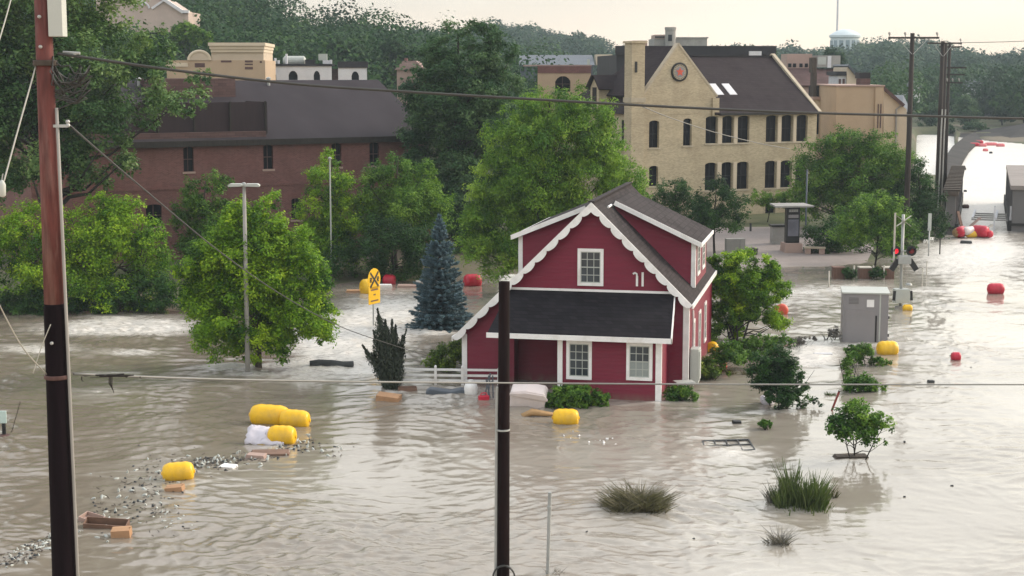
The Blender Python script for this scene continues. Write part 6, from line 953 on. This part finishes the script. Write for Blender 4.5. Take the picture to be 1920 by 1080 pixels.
flot('pink_board', 'flat pinkish board afloat right of the railroad sign', 'board', 762, 540, 1.3, .5, .2, 'pinkst', .1); flot('white_sheet', 'white sheet crumpled under the red float by the railroad sign', 'sheet', 722, 540, .9, .4, .22, 'white', .2); flot('brown_board', 'brown board lying left of the railroad sign float', 'board', 664, 548, 1.1, .4, .14, 'card', .15); flot('grey_heap', 'grey rubbish heap beside the blue spruce', 'debris', 792, 538, 1.0, .6, .35, 'conc', .1)
# small floating litter: one bottle of each kind, then copies
def proto(name, prof, mat): o = MB().lathe(prof, 8).build(name, M[mat], smooth=True); return o
pale = proto('bottle', [(.02, -.14), (.058, -.13), (.06, .06), (.022, .12), (.022, .16)], 'greyl'); dark = proto('can', [(.02, -.08), (.052, -.075), (.055, .07), (.03, .085)], 'log'); cup = proto('cup', [(.035, -.06), (.052, .07), (.046, .07), (.03, -.05)], 'white')
rng = np.random.default_rng(99); paths = [([(590, 832), (520, 846), (440, 868), (380, 866), (330, 890)], 150, 9, 'scattered round the yellow floats'), ([(330, 868), (280, 905), (240, 960), (200, 985)], 95, 26, 'scattered between lone yellow drum and left pole'), ([(110, 1008), (60, 1030), (0, 1060)], 85, 9, 'drifting left of the dark pole foot'), ([(340, 980), (300, 960), (330, 1000)], 28, 18, 'drifting right of the tan box'), ([(560, 800), (620, 850), (640, 830)], 9, 10, 'trailing right of the large yellow float')]
first = {id(pale): True, id(dark): True, id(cup): True}
def put(src, px, py, label, cat, grp):
    if first[id(src)]: o = src; first[id(src)] = False
    else: o = src.copy(); COL.objects.link(o)
    g = G(px, py); s_ = .42 + .4 * rng.random(); o.location = (g.x, g.y, .015); o.scale = (s_,) * 3; o.rotation_euler = (rng.normal() * .5 + (1.3 if rng.random() < .7 else .3), rng.normal() * .3, rng.random() * 6.28); tag(o, label, cat, grp)
for pts_, n_, jit, where in paths:
    for _ in range(n_):
        q = rng.random() * (len(pts_) - 1); i = int(q); t = q - i; px = pts_[i][0] * (1 - t) + pts_[i + 1][0] * t + rng.normal() * jit * 1.3; py = pts_[i][1] * (1 - t) + pts_[i + 1][1] * t + rng.normal() * jit * .8; py = min(py, 1079)
        if rng.random() < .45: put(dark, px, py, 'small dark can ' + where, 'can', 'dark cans ' + where)
        else: put(pale, px, py, 'small pale bottle ' + where, 'bottle', 'pale bottles ' + where)
fl = MB(); r4 = np.random.default_rng(123)
for pts_, n_, jit, where in paths:
    for _ in range(int(n_ * 1.8)):
        q = r4.random() * (len(pts_) - 1); i = int(q); t = q - i; px = pts_[i][0] * (1 - t) + pts_[i + 1][0] * t + r4.normal() * jit * 1.5; py = min(1079, pts_[i][1] * (1 - t) + pts_[i + 1][1] * t + r4.normal() * jit * .7); p = G(px, py); a = r4.random() * 3.14; l_ = .03 + .12 * r4.random() ** 3; dv_ = Vector((math.cos(a), math.sin(a), .25 * r4.normal())) * l_
        fl.bar(p - dv_ + Vector((0, 0, .03)), p + dv_ + Vector((0, 0, .03)), .012 + .02 * r4.random(), .012)
o = fl.build('flotsam', M['bark']); tag(o, 'brown scum of twigs and bark drifting among the bottles', 'flotsam', kind='stuff')
for _ in range(16): put(cup, 1130 + rng.normal() * 38, 824 + rng.normal() * 7, 'tiny white cup floating below the yellow drum by the tub', 'cup', 'white cups before the porch')
for px, py in ((1785, 912), (1696, 932), (1696, 830), (1275, 995), (1300, 1012), (1122, 1058), (1100, 998), (1345, 1020), (1820, 690), (1810, 688), (1782, 668), (1672, 812)): put(dark, px, py, 'small dark bit of litter adrift on the bright right-hand water', 'litter', 'dark litter on the right-hand water')
# ------------------------------------------------------------------ air
def haze():
    m = bpy.data.materials.new('haze_air'); m.use_nodes = True; t = m.node_tree; t.nodes.clear(); o = t.nodes.new('ShaderNodeOutputMaterial'); v = t.nodes.new('ShaderNodeVolumePrincipled'); v.inputs['Color'].default_value = (.55, .66, .75, 1); v.inputs['Density'].default_value = .00030; v.inputs['Anisotropy'].default_value = .1; t.links.new(v.outputs[0], o.inputs['Volume'])
    o = MB().box(-1050, 1050, -60, 1680, -3, 85).build('haze', m); tag(o, kind='stuff')
haze()
